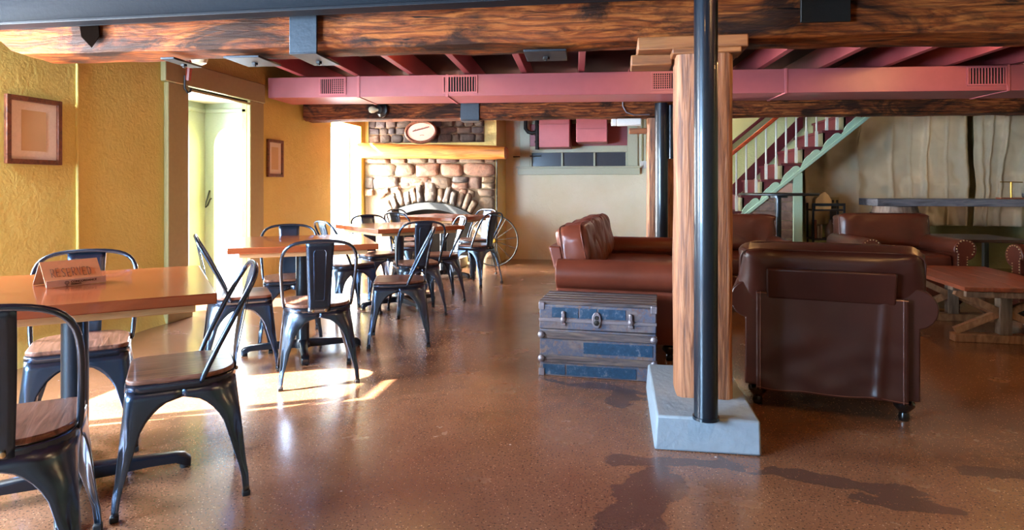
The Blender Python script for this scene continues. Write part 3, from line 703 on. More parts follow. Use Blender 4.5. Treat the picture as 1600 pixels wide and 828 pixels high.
# pink boxes
def pink_box(x0, x1, zb, lab):
    m = MB(); m.box(x0, x1, 9.28, 9.84, zb, ZC-.005); o = m.build('duct_boot', M['pink_light'], bevel=.006); tag(o, lab, 'duct', 'pink duct boxes above the back window')
    MB().box(x0-.006, x1+.006, 9.272, 9.845, 2.005-.07*(x0 > -.8)+.03, 2.02-.07*(x0 > -.8)+.03).build('seam', M['pink'], o, bevel=.002)
pink_box(-1.14, -.70, 1.71, 'longer pink duct box above the back window, left one')
pink_box(-.60, -.16, 1.78, 'shorter pink duct box above the back window, right one')
# switch box and pipes right of window
for i, xx in enumerate((.36, .42)):
    o = MB().tube([(xx, YB-.02, 2.45), (xx, YB-.02, 1.52)], .014).build('wall_conduit', M['casing']); tag(o, ['left one of two tan conduits right of the back window', 'right one of two tan conduits right of the back window'][i], 'conduit', 'tan conduits on the back wall')
o = MB().box(-.055, .055, -.03, 0, -.055, .055).build('switch_box', M['white_plastic'], bevel=.005); o.location = (.38, YB-.001, 1.47); tag(o, 'white switch box on the cream wall right of the window', 'switch')
MB().box(-.012, .012, -.038, -.029, -.02, .02).build('switch_lever', M['white_plastic'], o, bevel=.002)
# wagon wheel
wh = empty('wagon_wheel', (-1.50, 8.93, .375)); wh.rotation_euler = (-.04, 0, -.12); tag(wh, 'thin spoked iron wheel leaning beside the fireplace', 'wheel')
m = MB(); m.tube([(.355*cos(2*pi*k/48), 0, .355*sin(2*pi*k/48)) for k in range(48)], .010, 8, closed=True); m.build('rim', M['cast_iron'], wh)
for k in range(14):
    a = 2*pi*k/14+.15; MB().tube([(.03*cos(a), 0, .03*sin(a)), (.352*cos(a), 0, .352*sin(a))], .0045, 6).build('spoke', M['cast_iron'], wh)
MB().lathe([(.03, -.04), (.038, -.02), (.038, .02), (.03, .04)], 16, Mt(rx=pi/2)).build('hub', plain('yellow_hub', '#c9a12c', .5), wh)
wh.location = (-1.735, 8.86, .375)

# ------------------------------------------------------------------ pictures on the yellow wall
def picture(y0, y1, z0, z1, lab):
    t = empty('framed_picture', (XL, (y0+y1)/2, z0)); w = y1-y0; h = z1-z0; tag(t, lab, 'picture', 'framed prints on the yellow wall')
    f = .032; m = MB(); m.box(.004, .03, -w/2, -w/2+f, 0, h); m.box(.004, .03, w/2-f, w/2, 0, h); m.box(.004, .03, -w/2+f, w/2-f, 0, f); m.box(.004, .03, -w/2+f, w/2-f, h-f, h)
    m.build('picture_frame', M['frame'], t, bevel=.004)
    MB().box(.004, .012, -w/2+.02, w/2-.02, .02, h-.02).build('picture_mat', M['mat'], t, smooth=0)
    MB().box(.0125, .014, -w*.22, w*.22, h*.20, h*.80).build('print', M['print'], t, smooth=0)
picture(3.385, 3.785, 1.287, 1.72, 'larger framed aged print on the yellow wall left of the doorway')
picture(6.375, 6.70, 1.245, 1.655, 'smaller framed aged print on the yellow wall right of the doorway')

# ------------------------------------------------------------------ bulb lamps
def lamp(x, y, z, power, lab, color=(1, .56, .20), lit=True):
    t = empty('ceiling_bulb', (x, y, z)); tag(t, lab, 'lamp')
    MB().lathe([(.055, .0), (.05, -.03), (.03, -.05), (.022, -.07)], 16).build('lamp_holder', M['white_plastic'], t)
    MB().lathe([(.016, -.07), (.03, -.095), (.038, -.12), (.032, -.15), (.01, -.165)], 14).build('bulb', M['bulb'] if lit else M['bulb_off'], t)
    if lit:
        d = bpy.data.lights.new('bulb_glow', 'POINT'); d.energy = power; d.color = color; d.shadow_soft_size = .05
        o = bpy.data.objects.new('bulb_glow', d); COL.objects.link(o); o.location = (x, y, z-.13)
lamp(-1.75, 5.25, ZC, 22, 'warm bulb between the joists above the second table')
lamp(.75, 5.35, ZC, 32, 'warm bulb between the joists left of the near post')
lamp(3.05, 5.45, ZC, 60, 'warm bulb between the joists above the coffee table')
lamp(-3.0, 2.1, ZC, 6, 'warm bulb on the ceiling above the reserved table')
lamp(1.3, 1.7, ZC, 70, 'warm bulb on the ceiling above the right foreground')
lamp(4.4, 2.6, ZC, 75, 'warm bulb on the ceiling at the far right foreground')
lamp(-.3, .6, ZC, 10, 'added warm fill bulb on the ceiling over the camera')  # lamp added as warm fill on the camera side
lamp(4.3, 7.95, ZC, 130, 'added bulb over the slab bar that brightens the burlap', (1, .88, .72))  # lamp added to brighten the burlap, no fixture seen there
lamp(1.45, 9.3, ZC, 16, 'bulb in the stairwell behind the balusters', (1, .92, .75))
o = MB().lathe([(.02, 0), (.05, -.02), (.062, -.05), (.05, -.085), (.02, -.10)], 18).build('globe_bulb', M['bulb_off']); o.location = (-3.1, 4.35, 2.155); tag(o, 'frosted globe bulb hanging near the top of the doorway', 'lamp')
MB().lathe([(.012, 0), (.012, .364)], 10).build('lamp_stem', M['white_plastic'], o)

# ------------------------------------------------------------------ metal cafe chair
def make_chair():
    t = empty('cafe_chair')
    out = rrect(.37, .36, .05, 6, .13)
    MB().prism(out, .446, .464, 'z').build('seat', M['seat'], t, bevel=.005)
    # rim pan
    m = MB(); o2 = rrect(.366, .356, .05, 6, .13); o3 = rrect(.376, .366, .05, 6, .13)
    n = len(o2); vs = [(x, y, .446) for x, y in o2]+[(x, y, .440) for x, y in o3]+[(x, y, .418) for x, y in o3]
    m.add(vs, [(i+n*q, i+n*(q+1), (i+1) % n+n*(q+1), (i+1) % n+n*q) for q in range(2) for i in range(n)]); m.build('seat_pan', M['chair'], t, solid=.003)
    # legs: pressed sheet, wings sweep in an arch up to the middle of each side
    prof = []
    zs = [0, .03, .07, .11, .14, .19, .24, .28, .31, .335, .355, .370, .385, .42]
    for sx in (-1, 1):
        for sy in (-1, 1):
            vs = []; cols = 15
            for z in zs:
                s = z/.42; cx = .222-(.222-.183)*min(1, max(0, (z-.0))/.42)
                if z < .11: cx = .222-.006*(z/.11)
                if z <= .11: w = .020+.006*(z/.11)
                elif z <= .24: w = .026+.026*((z-.11)/.13)
                else:
                    q = min(1, (z-.24)/(.385-.24)); w = .052+(.183-.052)*(1-sqrt(max(0, 1-q*q)))**.85 if q < 1 else .183
                    if q >= 1: w = cx
                w = min(w, cx)
                rc = min(.030, w*.7); cy = cx-.004 if sy > 0 else cx-.002
                if sy < 0: rc = min(.03+.09*max(0, (s-.45)/.55), w*.8)
                pts = []
                for k in range(5): pts.append((cx, cy-w+(w-rc)*k/4))
                for k in range(1, 5): a = radians(90*k/5); pts.append((cx-rc+rc*cos(a), cy-rc+rc*sin(a)))
                for k in range(5): pts.append((cx-rc-(w-rc)*k/4, cy))
                # pressed flute down the corner
                if .03 < z < .30:
                    g = .010*sin(pi*(z-.03)/.27); pts[6] = (pts[6][0]-g, pts[6][1]-g); pts[7] = (pts[7][0]-g, pts[7][1]-g)
                cols = len(pts)
                vs += [(sx*x, sy*y, z+.006) for x, y in pts]
            fs = [(i*cols+j, i*cols+j+1, (i+1)*cols+j+1, (i+1)*cols+j) for i in range(len(zs)-1) for j in range(cols-1)]
            if sx*sy < 0: fs = [tuple(reversed(f)) for f in fs]
            lg = MB().add(vs, fs).build('leg', M['chair'], t, smooth=60, solid=.005)
            MB().box(-.014, .014, -.014, .014, 0, .02, Mt(sx*.211, sy*.209, 0)).build('foot_cap', M['rubber'], lg, bevel=.004)
    # hoop
    half = [(.190, -.055, .425), (.198, -.085, .50), (.206, -.135, .60), (.210, -.185, .70), (.203, -.222, .765), (.178, -.243, .805), (.135, -.252, .826), (.075, -.257, .835), (0, -.259, .838)]
    pts = half+[(-x, y, z) for x, y, z in reversed(half[:-1])]
    MB().tube(pts, .0105, 10).build('back_hoop', M['chair'], t, sub=1, smooth=80)
    # splat
    def sp(u, v):
        w = .060+.018*v; x = (u*2-1)*w; y = -.183-.075*v**1.15+.012*sin(pi*v)-.004*(1-(2*u-1)**2); z = .420+.415*v; return (x, y, z)
    m = MB().grid(sp, 6, 12); s_ = m.build('splat', M['chair'], t, solid=.004)
    def spp(x, z):
        v = (z-.42)/.415; w = .060+.018*v; return (x, -.183-.075*v**1.15+.012*sin(pi*v)-.0065, z)
    MB().tube([spp(-.028, .50), spp(-.034, .77), spp(-.026, .785), spp(.026, .785), spp(.034, .77), spp(.028, .50), spp(.022, .49), spp(-.022, .49)], .0017, 6, closed=True).build('embossed_rib', M['chair'], s_)
    for x in (-.035, .035): MB().lathe([(.008, 0), (.008, .006), (.004, .008)], 10, Mt(x, -.187, .432, rx=pi/2)).build('bolt', M['nail'], s_)
    return t
chair0 = make_chair(); used = [False]
def place_chair(x, y, fx, fy, lab, group):
    o = chair0 if not used[0] else copy_tree(chair0); used[0] = True
    o.location = (x, y, 0); o.rotation_euler = (0, 0, math.atan2(fy, fx)-pi/2); tag(o, lab, 'chair', group)
G1, G2, G3, G4 = ['cafe chairs at the reserved table', 'cafe chairs at the second table', 'cafe chairs at the third table', 'cafe chairs at the table by the hearth']
place_chair(-1.76, 1.59, -.6, .8, 'dark metal cafe chair in the bottom left corner, cut off by the photo edge', G1)
place_chair(-2.36, 2.50, .62, -.78, 'metal cafe chair behind the reserved table, against the yellow wall', G1)
place_chair(-1.66, 2.23, -.8, -.6, 'metal cafe chair at the right end of the reserved table, facing left', G1)
place_chair(-2.40, 3.77, .81, .585, 'metal cafe chair between doorway and second table, backrest leaning left', G2)
place_chair(-1.79, 3.61, -.505, .863, 'metal cafe chair standing in the sun patch, back to us, before the second table', G2)
place_chair(-2.46, 4.52, .5, -.866, 'metal cafe chair on the wall side of the second table, facing us', G2)
place_chair(-1.60, 4.55, -.956, -.294, 'metal cafe chair pulled out right of the second table, standing free on the floor', G2)
place_chair(-1.80, 5.57, -.53, .85, 'metal cafe chair with its back to us at the near side of the third table', G3)
place_chair(-2.40, 5.45, .65, .76, 'metal cafe chair at the left side of the third table, behind the second table', G3)
place_chair(-2.43, 6.27, .75, -.66, 'metal cafe chair at the far side of the third table, before the bright doorway', G3)
place_chair(-1.80, 6.29, -.85, -.5, 'metal cafe chair at the right side of the third table, blue-lit splat toward us', G3)
place_chair(-2.42, 7.25, .45, .89, 'metal cafe chair at the near left of the hearth table, back to us', G4)
place_chair(-2.66, 7.97, .94, -.34, 'metal cafe chair at the far left of the hearth table, before the arch', G4)
place_chair(-1.64, 7.35, -.92, .4, 'metal cafe chair at the near right of the hearth table, black splat edge-on', G4)
place_chair(-1.86, 8.12, -.6, -.8, 'metal cafe chair at the far right of the hearth table, shiny blue splat', G4)

# ------------------------------------------------------------------ square tables
def make_table():
    t = empty('cafe_table')
    MB().box(-.455, .455, -.455, .455, .732, .770).build('tabletop', M['table'], t, bevel=.004)
    m = MB(); m.box(-.39, .39, -.40, -.375, .700, .731); m.box(-.39, .39, .375, .40, .700, .731); m.box(-.39, -.365, -.375, .375, .700, .731); m.box(.365, .39, -.375, .375, .700, .731)
    m.build('support_rail', M['table_rail'], t, bevel=.002)
    MB().lathe([(.060, .03), (.060, .06), (.047, .085), (.045, .09), (.045, .71), (.07, .715), (.07, .731)], 24).build('column', M['pipe'], t)
    for k in range(4):
        a = pi/2*k+pi/4*0; m = MB()
        d = Vector((cos(a), sin(a), 0)); s_ = Vector((-sin(a), cos(a), 0)); vs = []
        st = [(.035, .030, .030, .085), (.12, .027, .030, .080), (.25, .024, .033, .072), (.34, .025, .030, .066), (.375, .027, .012, .058), (.395, .020, .004, .040)]
        for (r_, hw_, zb, zt) in st:
            for (e, z) in ((-1, zb), (1, zb), (1, zt-.006), (.6, zt), (-.6, zt), (-1, zt-.006)): p = d*r_+s_*(hw_*e); vs.append((p.x, p.y, z))
        fs = [(i*6+j, i*6+(j+1) % 6, (i+1)*6+(j+1) % 6, (i+1)*6+j) for i in range(len(st)-1) for j in range(6)]+[tuple(reversed(range(6))), tuple(range(30, 36))]
        lg = m.add(vs, fs).build('base_arm', M['pipe'], t, bevel=.003)
        MB().lathe([(.016, 0), (.018, .004), (.018, .02), (.010, .025)], 12, Mt(d.x*.372, d.y*.372, 0)).build('glide', M['rubber'], lg)
    return t
tab0 = make_table()
for i, (x, y, th, lab) in enumerate(((-2.04, 2.13, 39, 'square red-brown pedestal table carrying the reserved sign'), (-2.17, 4.16, 30, 'square red-brown pedestal table in front of the doorway, second in the row'),
        (-2.09, 5.93, 48, 'square red-brown pedestal table third in the row, glaring at its left'), (-2.19, 7.87, 70, 'square red-brown pedestal table nearest the fireplace'))):
    o = tab0 if i == 0 else copy_tree(tab0); o.location = (x, y, 0); o.rotation_euler = (0, 0, radians(th)); tag(o, lab, 'table', 'square cafe tables')

# reserved sign
sg_ = empty('reserved_sign', (-2.095, 2.16, .7705), radians(64)); tag(sg_, 'folded orange card reading RESERVED standing on the nearest table', 'sign')
hL = .097; hh = .092
m = MB(); m.add([(-hL, -.066, .001), (hL, -.066, .001), (hL, 0, hh), (-hL, 0, hh)], [(0, 1, 2, 3)]); m.build('front_card', M['card'], sg_, smooth=0, solid=.0012)
m = MB(); m.add([(-hL, .066, .001), (hL, .066, .001), (hL, .001, hh), (-hL, .001, hh)], [(3, 2, 1, 0)]); m.build('back_card', plain('white_print_card', '#b9a690', .6, bscale=90), sg_, smooth=0, solid=.0012)
m = MB(); m.add([(-hL, -.0675, .001), (hL+.006, -.0675, .001), (hL+.006, -.066, .026), (-hL, -.066, .026)], [(0, 1, 2, 3)]); m.build('front_lip', M['lip'], sg_, smooth=0, solid=.001)
strokes = {'R': [[(0, 0), (0, 1), (.5, .95), (.6, .7), (.45, .5), (.05, .48), (.7, 0)]], 'E': [[(.6, 1), (0, 1), (0, 0), (.65, .02)], [(0, .5), (.5, .52)]],
           'S': [[(.6, .92), (.3, 1), (.02, .78), (.2, .55), (.55, .35), (.5, .08), (.2, 0), (0, .12)]], 'V': [[(0, 1), (.35, 0), (.7, 1.05)]], 'D': [[(0, 0), (0, 1), (.45, .85), (.65, .5), (.45, .1), (0, 0)]]}
slope = math.atan2(hh, .066)
m = MB(); x = -.070
for i, ch in enumerate('RESERVED'):
    for st in strokes[ch]:
        P = []
        for (a, b_) in st:
            l = .042+b_*.036+.002*sin(i*1.7); P.append((x+a*.016, -.066+l*cos(slope)-.0012, .001+l*sin(slope)))
        m.tube([(p[0], p[1]-.0008, p[2]+.0004) for p in P], .00075, 5)
    x += .0175
m.build('handwriting', M['ink'], sg_)
def text(body, size, loc, parent, mat, bold=0.0):
    c = bpy.data.curves.new('lettering', 'FONT'); c.body = body; c.size = size; c.extrude = .0002; c.offset = bold; c.materials.append(mat)
    tmp = bpy.data.objects.new('lettering_curve', c); me = bpy.data.meshes.new_from_object(tmp); bpy.data.objects.remove(tmp); me.materials.clear(); me.materials.append(mat)
    o = bpy.data.objects.new('lettering', me); COL.objects.link(o); o.parent = parent; o.location = loc; o.rotation_euler = (radians(87), 0, 0); return o
text('CONCORDANCE', .0112, (-.018, -.0686, .0125), sg_, M['ink'], .0003); text('FERMENTS', .0075, (-.018, -.0688, .0045), sg_, M['ink'], .0002)
m = MB(); m.tube([(-.031+.007*cos(2*pi*k/6), -.0688, .014+.007*sin(2*pi*k/6)) for k in range(6)], .0009, 5, closed=True); m.tube([(-.031, -.0688, .007), (-.031, -.0689, .003)], .0009, 5); m.tube([(-.035, -.0689, .003), (-.027, -.0689, .003)], .0008, 5)
m.tube([(-.031+.0035*cos(2*pi*k/8), -.0688, .014+.0035*sin(2*pi*k/8)) for k in range(8)], .0006, 5, closed=True); m.build('logo', M['ink'], sg_)

# ------------------------------------------------------------------ leather seats
def roll_profile(x, side, zt=.66, r=.10):
    """outline of a rolled arm seen from the front; side = +1 right arm; roll bulges outwards"""
    cx = x; pts = []
    inner = -side*.06; outer = side*.035
    pts.append((cx+inner, .11)); pts.append((cx+inner, zt-r*1.1))
    cz = zt-r; ccx = cx+side*.012
    for k in range(0, 15):
        a = radians(200-k*(260/14)); pts.append((ccx+side*(-(-cos(a)))*r, cz+sin(a)*r))
    pts.append((cx+outer, zt-2*r*.98)); pts.append((cx+outer, .11)); 
    # de-duplicate and order
    return pts
def make_seat(name, W_, D_, n, mat, back_tilt=.12, wr=.16, nails=True, cush_h=.36, zt=.655, seed=0, back_detail=False, cush_w=None):
    t = empty(name); iw = W_-.26
    MB().box(-iw/2-.06, iw/2+.06, -D_/2+.03, D_/2-.03, .11, .34).build('seat_base', mat, t, bevel=.02, seg=3)
    for s in (-1, 1):
        pr = roll_profile(s*(W_/2-.075), s, zt)
        ar = MB().prism(pr, -D_/2+.02, D_/2-.01, 'y').build('arm', mat, t, bevel=.008, smooth=50)
        if nails:
            m = MB(); cx = s*(W_/2-.063); cz = zt-.09
            for k in range(14): a = radians(-40+k*20) ; m.lathe([(.0065, 0), (.005, .003), (.001, .005)], 8, Mt(cx+s*cos(a)*.078, D_/2-.01, cz+sin(a)*.078, rx=-pi/2))
            for k in range(16): 
                for xx in (-.05, .028): m.lathe([(.0065, 0), (.005, .003), (.001, .005)], 8, Mt(s*(W_/2-.075)+s*xx, D_/2-.01, .13+k*.024, rx=-pi/2))
            m.build('nail_trim', M['nail'], ar)
    for i in range(n):
        w = iw/n; cx = -iw/2+w*(i+.5)
        MB().pillow(cx, .06, .42, w/2-.003, D_/2-.09, .088, .28, .22, wr=.07, seed=seed+i).build('seat_cushion', mat, t, smooth=180)
    # back frame
    m = MB(); m.box(-iw/2-.01, iw/2+.01, -D_/2, -D_/2+.13, .13, .60); m.build('back_frame', mat, t, bevel=.02, seg=3)
    m = MB(); fw = iw*.5-.015 if n == 1 else iw/2
    vs = [(-fw, -D_/2-.015, .57), (fw, -D_/2-.015, .57), (fw, -D_/2+.06, .57), (-fw, -D_/2+.06, .57), (-fw, -D_/2-.055, .73), (fw, -D_/2-.055, .73), (fw, -D_/2+.03, .73), (-fw, -D_/2+.03, .73)]
    m.add(vs, [(0, 3, 2, 1), (4, 5, 6, 7), (0, 1, 5, 4), (1, 2, 6, 5), (2, 3, 7, 6), (3, 0, 4, 7)]); m.build('head_rail', mat, t, bevel=.012, seg=3)
    cw = (cush_w or iw+.10)
    for i in range(n):
        w = cw/n; cx = -cw/2+w*(i+.5)
        MB().pillow(0, 0, 0, w/2-.002, cush_h/2, .125, .42, (.20 if n == 1 else .42), 96, 40, wr=wr, seed=seed+10+i, M=Mt(cx, -D_/2+.12, .50+cush_h/2, rx=pi/2+back_tilt)).build('back_cushion', mat, t, smooth=180)
        bc = t.children[-1] if t.children[-1].name.startswith('back_cushion') else [c for c in t.children if c.name.startswith('back_cushion')][-1]
        sgn = lambda x_, e_: math.copysign(abs(x_)**e_, x_)
        for zz_ in (-.075, .075):
            f_ = (1-(abs(zz_)/.125)**(2/.42))**(.42/2)
            MB().tube([((w/2+.000)*f_*sgn(cos(2*pi*q/72), .20 if n == 1 else .42), (cush_h/2+.000)*f_*sgn(sin(2*pi*q/72), .20 if n == 1 else .42), zz_) for q in range(72)], .0045, 6, closed=True, M=Mt(cx, -D_/2+.12, .50+cush_h/2, rx=pi/2+back_tilt)).build('piping', mat, bc, smooth=180)
    if back_detail:
        hwid = iw/2+.035
        def fn(u, v):
            x = (u*2-1)*hwid; z = .085+.52*v; bil = .012*noise.noise(Vector((u*4, v*5, 3)))*(1-v)+.010*sin(pi*u)*(1-v)**2
            bot = .018*noise.noise(Vector((u*3.2, 0, 7)))*(1-v)**3 + .02*(1-v)**3
            fold = -.018*math.exp(-((u-.86+.05*(1-v))**2)/.0008)*(1-v*.6)*(v > .02)
            return (x, -D_/2-.010-bil+fold*.6, z+bot)
        bp = MB().grid(fn, 60, 40).build('back_panel', mat, t, smooth=180, solid=.006)
        m = MB()
        for u in (.03, .97): m.tube([tuple(Vector(fn(u, v/20))+Vector((0, -.006, 0))) for v in range(21)], .0022, 6)
        m.tube([tuple(Vector(fn(u/20, .985))+Vector((0, -.006, 0))) for u in range(21)], .0022, 6); m.tube([tuple(Vector(fn(u/30, .02))+Vector((0, -.006, 0))) for u in range(31)], .0018, 6)
        m.build('seam', leather('seam_leather', '#6a3a2a', '#5a3023'), bp)
    for sx in (-1, 1):
        for sy in (-1, 1):
            MB().lathe([(.022, 0), (.026, .012), (.022, .04), (.030, .05), (.047, .07), (.049, .085), (.036, .105), (.040, .112)], 18, Mt(sx*(W_/2-.10), sy*(D_/2-.08), 0)).build('leg', M['bun'], t)
    return t
a1 = make_seat('armchair', .87, .86, 1, M['leather'], seed=1, back_detail=True, cush_w=.85, cush_h=.34, back_tilt=.18)
a1.location = (1.135, 3.83, 0); a1.rotation_euler = (0, 0, radians(-13)); tag(a1, 'dark brown leather armchair in the foreground seen from behind, beside the near post', 'armchair', 'leather armchairs round the coffee table')
a2 = make_seat('armchair', .95, .86, 1, M['leather_red'], seed=21, cush_w=.90)
a2.location = (2.72, 6.90, 0); a2.rotation_euler = (0, 0, radians(180+4)); tag(a2, 'brown leather armchair behind the coffee table, facing the camera', 'armchair', 'leather armchairs round the coffee table')
a3 = copy_tree(a2); a3.location = (3.78, 5.70, 0); a3.rotation_euler = (0, 0, radians(98)); tag(a3, 'reddish leather armchair cut off by the right edge of the photo', 'armchair')
a4 = copy_tree(a2); a4.location = (1.10, 6.45, 0); a4.rotation_euler = (0, 0, radians(180)); tag(a4, 'leather armchair mostly hidden behind the near post', 'armchair')
for a_ in (a3, a4): a_['group'] = 'leather armchairs round the coffee table'
so = make_seat('sofa', 2.12, .84, 3, M['leather_sofa'], back_tilt=.2, seed=40, wr=.2, cush_h=.38, cush_w=1.86)
so.location = (.06, 5.31, 0); so.rotation_euler = (0, 0, radians(-90-4)); tag(so, 'lit brown leather three-cushion sofa seen from its side behind the trunk', 'sofa')

# ------------------------------------------------------------------ steamer trunk
tr = empty('steamer_trunk', (-.115, 4.035, 0), radians(-3.5)); tag(tr, 'old blue and grey slatted steamer trunk on the floor beside the sofa', 'trunk')
w, d, h = .345, .19, .45
MB().box(-w, w, -d, d, .0, .28).build('body', M['trunk'], tr, bevel=.004)
MB().box(-w-.002, w+.002, -d-.003, d+.003, .283, h-.02).build('lid', M['trunk'], tr, bevel=.006)
for (z0, z1, x0, x1) in ((.145, .212, -.08, w-.02), (.01, .07, -w+.02, -.19), (.01, .07, -.18, .23)):
    MB().box(x0, x1, -d-.004, -d, z0, z1).build('blue_panel', M['trunk_blue'], tr, bevel=.001)
for (x0, x1) in ((-.27, -.11), (-.10, .0), (.01, .17)): MB().box(x0, x1, -d-.006, -d-.003, .355, .415).build('blue_panel', M['trunk_blue'], tr, bevel=.001)
for z in (.085, .228): MB().box(-w-.006, w+.006, -d-.014, -d-.002, z, z+.042).build('slat', M['slat'], tr, bevel=.003)
for z in (.328,): MB().box(-w-.004, w+.004, -d-.008, -d-.002, z, z+.02).build('band', M['trunk_metal'], tr, bevel=.002)
for k in range(5): y = -d+.03+k*.083; MB().box(-w-.005, w+.005, y-.028, y+.028, h-.021, h+.001).build('slat', M['slat'], tr, bevel=.004)
m = MB(); m.prism([(.028*cos(a/20*2*pi), .39-.052*(1 if 5 < a < 15 else -1)*0+.048*sin(a/20*2*pi)-.04) for a in range(20)], -d-.018, -d-.006, 'y')
lk = m.build('lock_plate', M['trunk_metal'], tr, bevel=.003); MB().lathe([(.016, 0), (.016, .006), (.005, .009)], 14, Mt(0, -d-.018, .335, rx=pi/2)).build('keyhole', M['strap_dark'], lk)
MB().lathe([(.012, 0), (.012, .006)], 14, Mt(0, -d-.018, .365, rx=pi/2)).build('hasp_ring', M['strap_dark'], lk)
for x in (-.20, .20):
    m = MB(); m.lathe([(.010, 0), (.013, .006), (.006, .012)], 10, Mt(x, -d-.006, .385, rx=pi/2)); m.box(x-.009, x+.009, -d-.02, -d-.006, .325, .385); m.lathe([(.018, 0), (.016, .014), (.006, .02)], 12, Mt(x, -d-.006, .345, rx=pi/2)); m.box(x-.014, x+.014, -d-.014, -d-.006, .31, .325)
    m.build('draw_bolt', M['trunk_metal'], tr, bevel=.002)
for sx in (-1, 1):
    for z in (.106, .249): MB().lathe([(.022, 0), (.020, .008), (.01, .014)], 8, Mt(sx*(w-.012), -d-.013, z, rx=pi/2)).build('corner_cap', M['trunk_metal'], tr)
    for z in (.0, h-.05): MB().box(sx*w-.03 if sx > 0 else -w-.006, w+.006 if sx > 0 else -w+.03, -d-.008, -d+.02, z, z+.045).build('corner_bracket', M['trunk_metal'], tr, bevel=.003)

# ------------------------------------------------------------------ coffee table
ct = empty('coffee_table', (2.80, 5.62, 0), radians(-2)); tag(ct, 'low trestle coffee table with crossed braces and reddish top', 'table')
for k in range(4): MB().box(-.37+k*.185+.001, -.37+(k+1)*.185-.001, -.66, .66, .405, .435).build('top_board', M['coffee'], ct, bevel=.003)
for y_ in (-.64, .60): MB().box(-.35, .35, y_, y_+.04, .36, .404).build('apron', M['barnwood'], ct, bevel=.003)
for yy in (-.40, .40):
    tre = MB().box(-.34, .34, yy-.045, yy+.045, 0, .06).build('trestle_foot', M['barn_brace'], ct, bevel=.005)
    MB().box(-.04, .04, yy-.04, yy+.04, .06, .375).build('trestle_post', M['barnwood'], ct, bevel=.004)
    for s in (-1, 1):
        MB().beam((s*.32, yy, .075), (s*.03, yy, .215), .05, .045, (0, 1, 0)).build('brace', M['barn_brace'], ct, bevel=.003)
        MB().beam((s*.32, yy, .365), (s*.03, yy, .225), .05, .045, (0, 1, 0)).build('brace', M['barn_brace'], ct, bevel=.003)
    MB().box(-.35, .35, yy-.04, yy+.04, .375, .404).build('trestle_head', M['barnwood'], ct, bevel=.004)

# side table between the armchairs
st_ = empty('side_table', (3.72, 7.55, 0)); tag(st_, 'dark thin-legged side table standing between the two far armchairs', 'table')
MB().box(-.42, .36, -.42, .40, .575, .605).build('tabletop', wood('dark_tabletop', [(.3, '#24140f'), (.7, '#43251b')], (1, 6, 6), 3, .3, .1), st_, bevel=.003)
for sx, sy in ((-.38, -.38), (.32, -.38), (-.38, .36), (.32, .36)): MB().box(sx-.025, sx+.025, sy-.025, sy+.025, 0, .574).build('leg', M['black'], st_, bevel=.003)

# ------------------------------------------------------------------ staircase
stc = empty('staircase', (0, 8.6, 0)); tag(stc, 'maroon staircase with white balusters and scalloped green trim', 'staircase')
RUN, RISE = .2435, .205; X6 = 1.817      # X6: riser in front of tread 6
def sxn(n): return X6+(n-6)*RUN         # x of the riser below tread n
NT = 11
for n in range(1, NT+1):
    x = sxn(n); z = n*RISE
    if z > 2.3: break
    MB().box(x-.025, x+RUN, -.03, 1.28, z-.03, z).build('tread', M['stair'], stc, bevel=.004)
    MB().box(x, x+.02, .0, .30, z-RISE, z-.03).build('riser', M['khaki'], stc, smooth=0)
    MB().box(x-.002, x+.02, .30, 1.28, z-RISE, z-.03).build('riser', M['stair'], stc, smooth=0)
# side wall of the flight
poly = []
for n in range(1, NT+1): poly += [(sxn(n), (n-1)*RISE), (sxn(n), n*RISE-.03)]
poly.append((sxn(NT)+RUN, NT*RISE-.03))
xe = sxn(NT)+RUN; zz = lambda x: (x-1.629)*(RISE/RUN)+.80
low = [(xe, zz(xe))]; xs0 = 1.629-.80*RUN/RISE
low += [(xs0, 0)]
MB().prism(poly+low, .0, .018, 'y').build('side_panel', M['stair'], stc, smooth=0)
# scalloped green trim
m = MB(); top = []; n = 150; x0, x1 = xs0+.05, 3.35
for i in range(n+1):
    x = x0+(x1-x0)*i/n; ph = ((x-X6+.04)/RUN) % 1.0; sc = .085*abs(sin(pi*ph))**.6*(.75+.35*ph)+.016*abs(sin(2*pi*ph)); top.append((x, min(zz(x)+.028+sc, ZC-.03)))
bot = [(x, zz(x)) for x in (x1, x0)]
m.prism(top+bot, -.035, -.001, 'y'); m.build('scalloped_trim', M['trim_green'], stc, smooth=0, bevel=.003)
m = MB(); m.beam((x0, -.03, zz(x0)-.0), (x1, -.03, zz(x1)-.0), .05, .04); m.build('trim_rail', M['trim_green'], stc, bevel=.004)
MB().box(2.18, 2.29, -.05, .03, 0, zz(2.235)+.0).build('corner_post', M['trim_green'], stc, bevel=.004)
# planks under
k = 0; z = 0; rnd = random.Random(3)
while z < 1.30:
    h = .118; xa = max(.75, 1.629+(z+h*1.0-.80)*RUN/RISE-.02) ; xb = 1.629+(z-.80)*RUN/RISE
    xa2 = 1.629+(z+h-.80)*RUN/RISE
    if xb < .9: xb = .9
    if xa2 < .9: xa2 = .9
    xb = xb+.0; 
    if xb < 2.17:
        MB().prism([(xb, z+.002), (2.178, z+.002), (2.178, min(z+h-.003, zz(2.178))), (min(xa2, 2.178), z+h-.003)], -.022, -.002, 'y').build('plank', M['planks'] if abs(z-1.062) > .03 else plain('pink_plank', '#c09a86', .6), stc, smooth=0)
    z += h
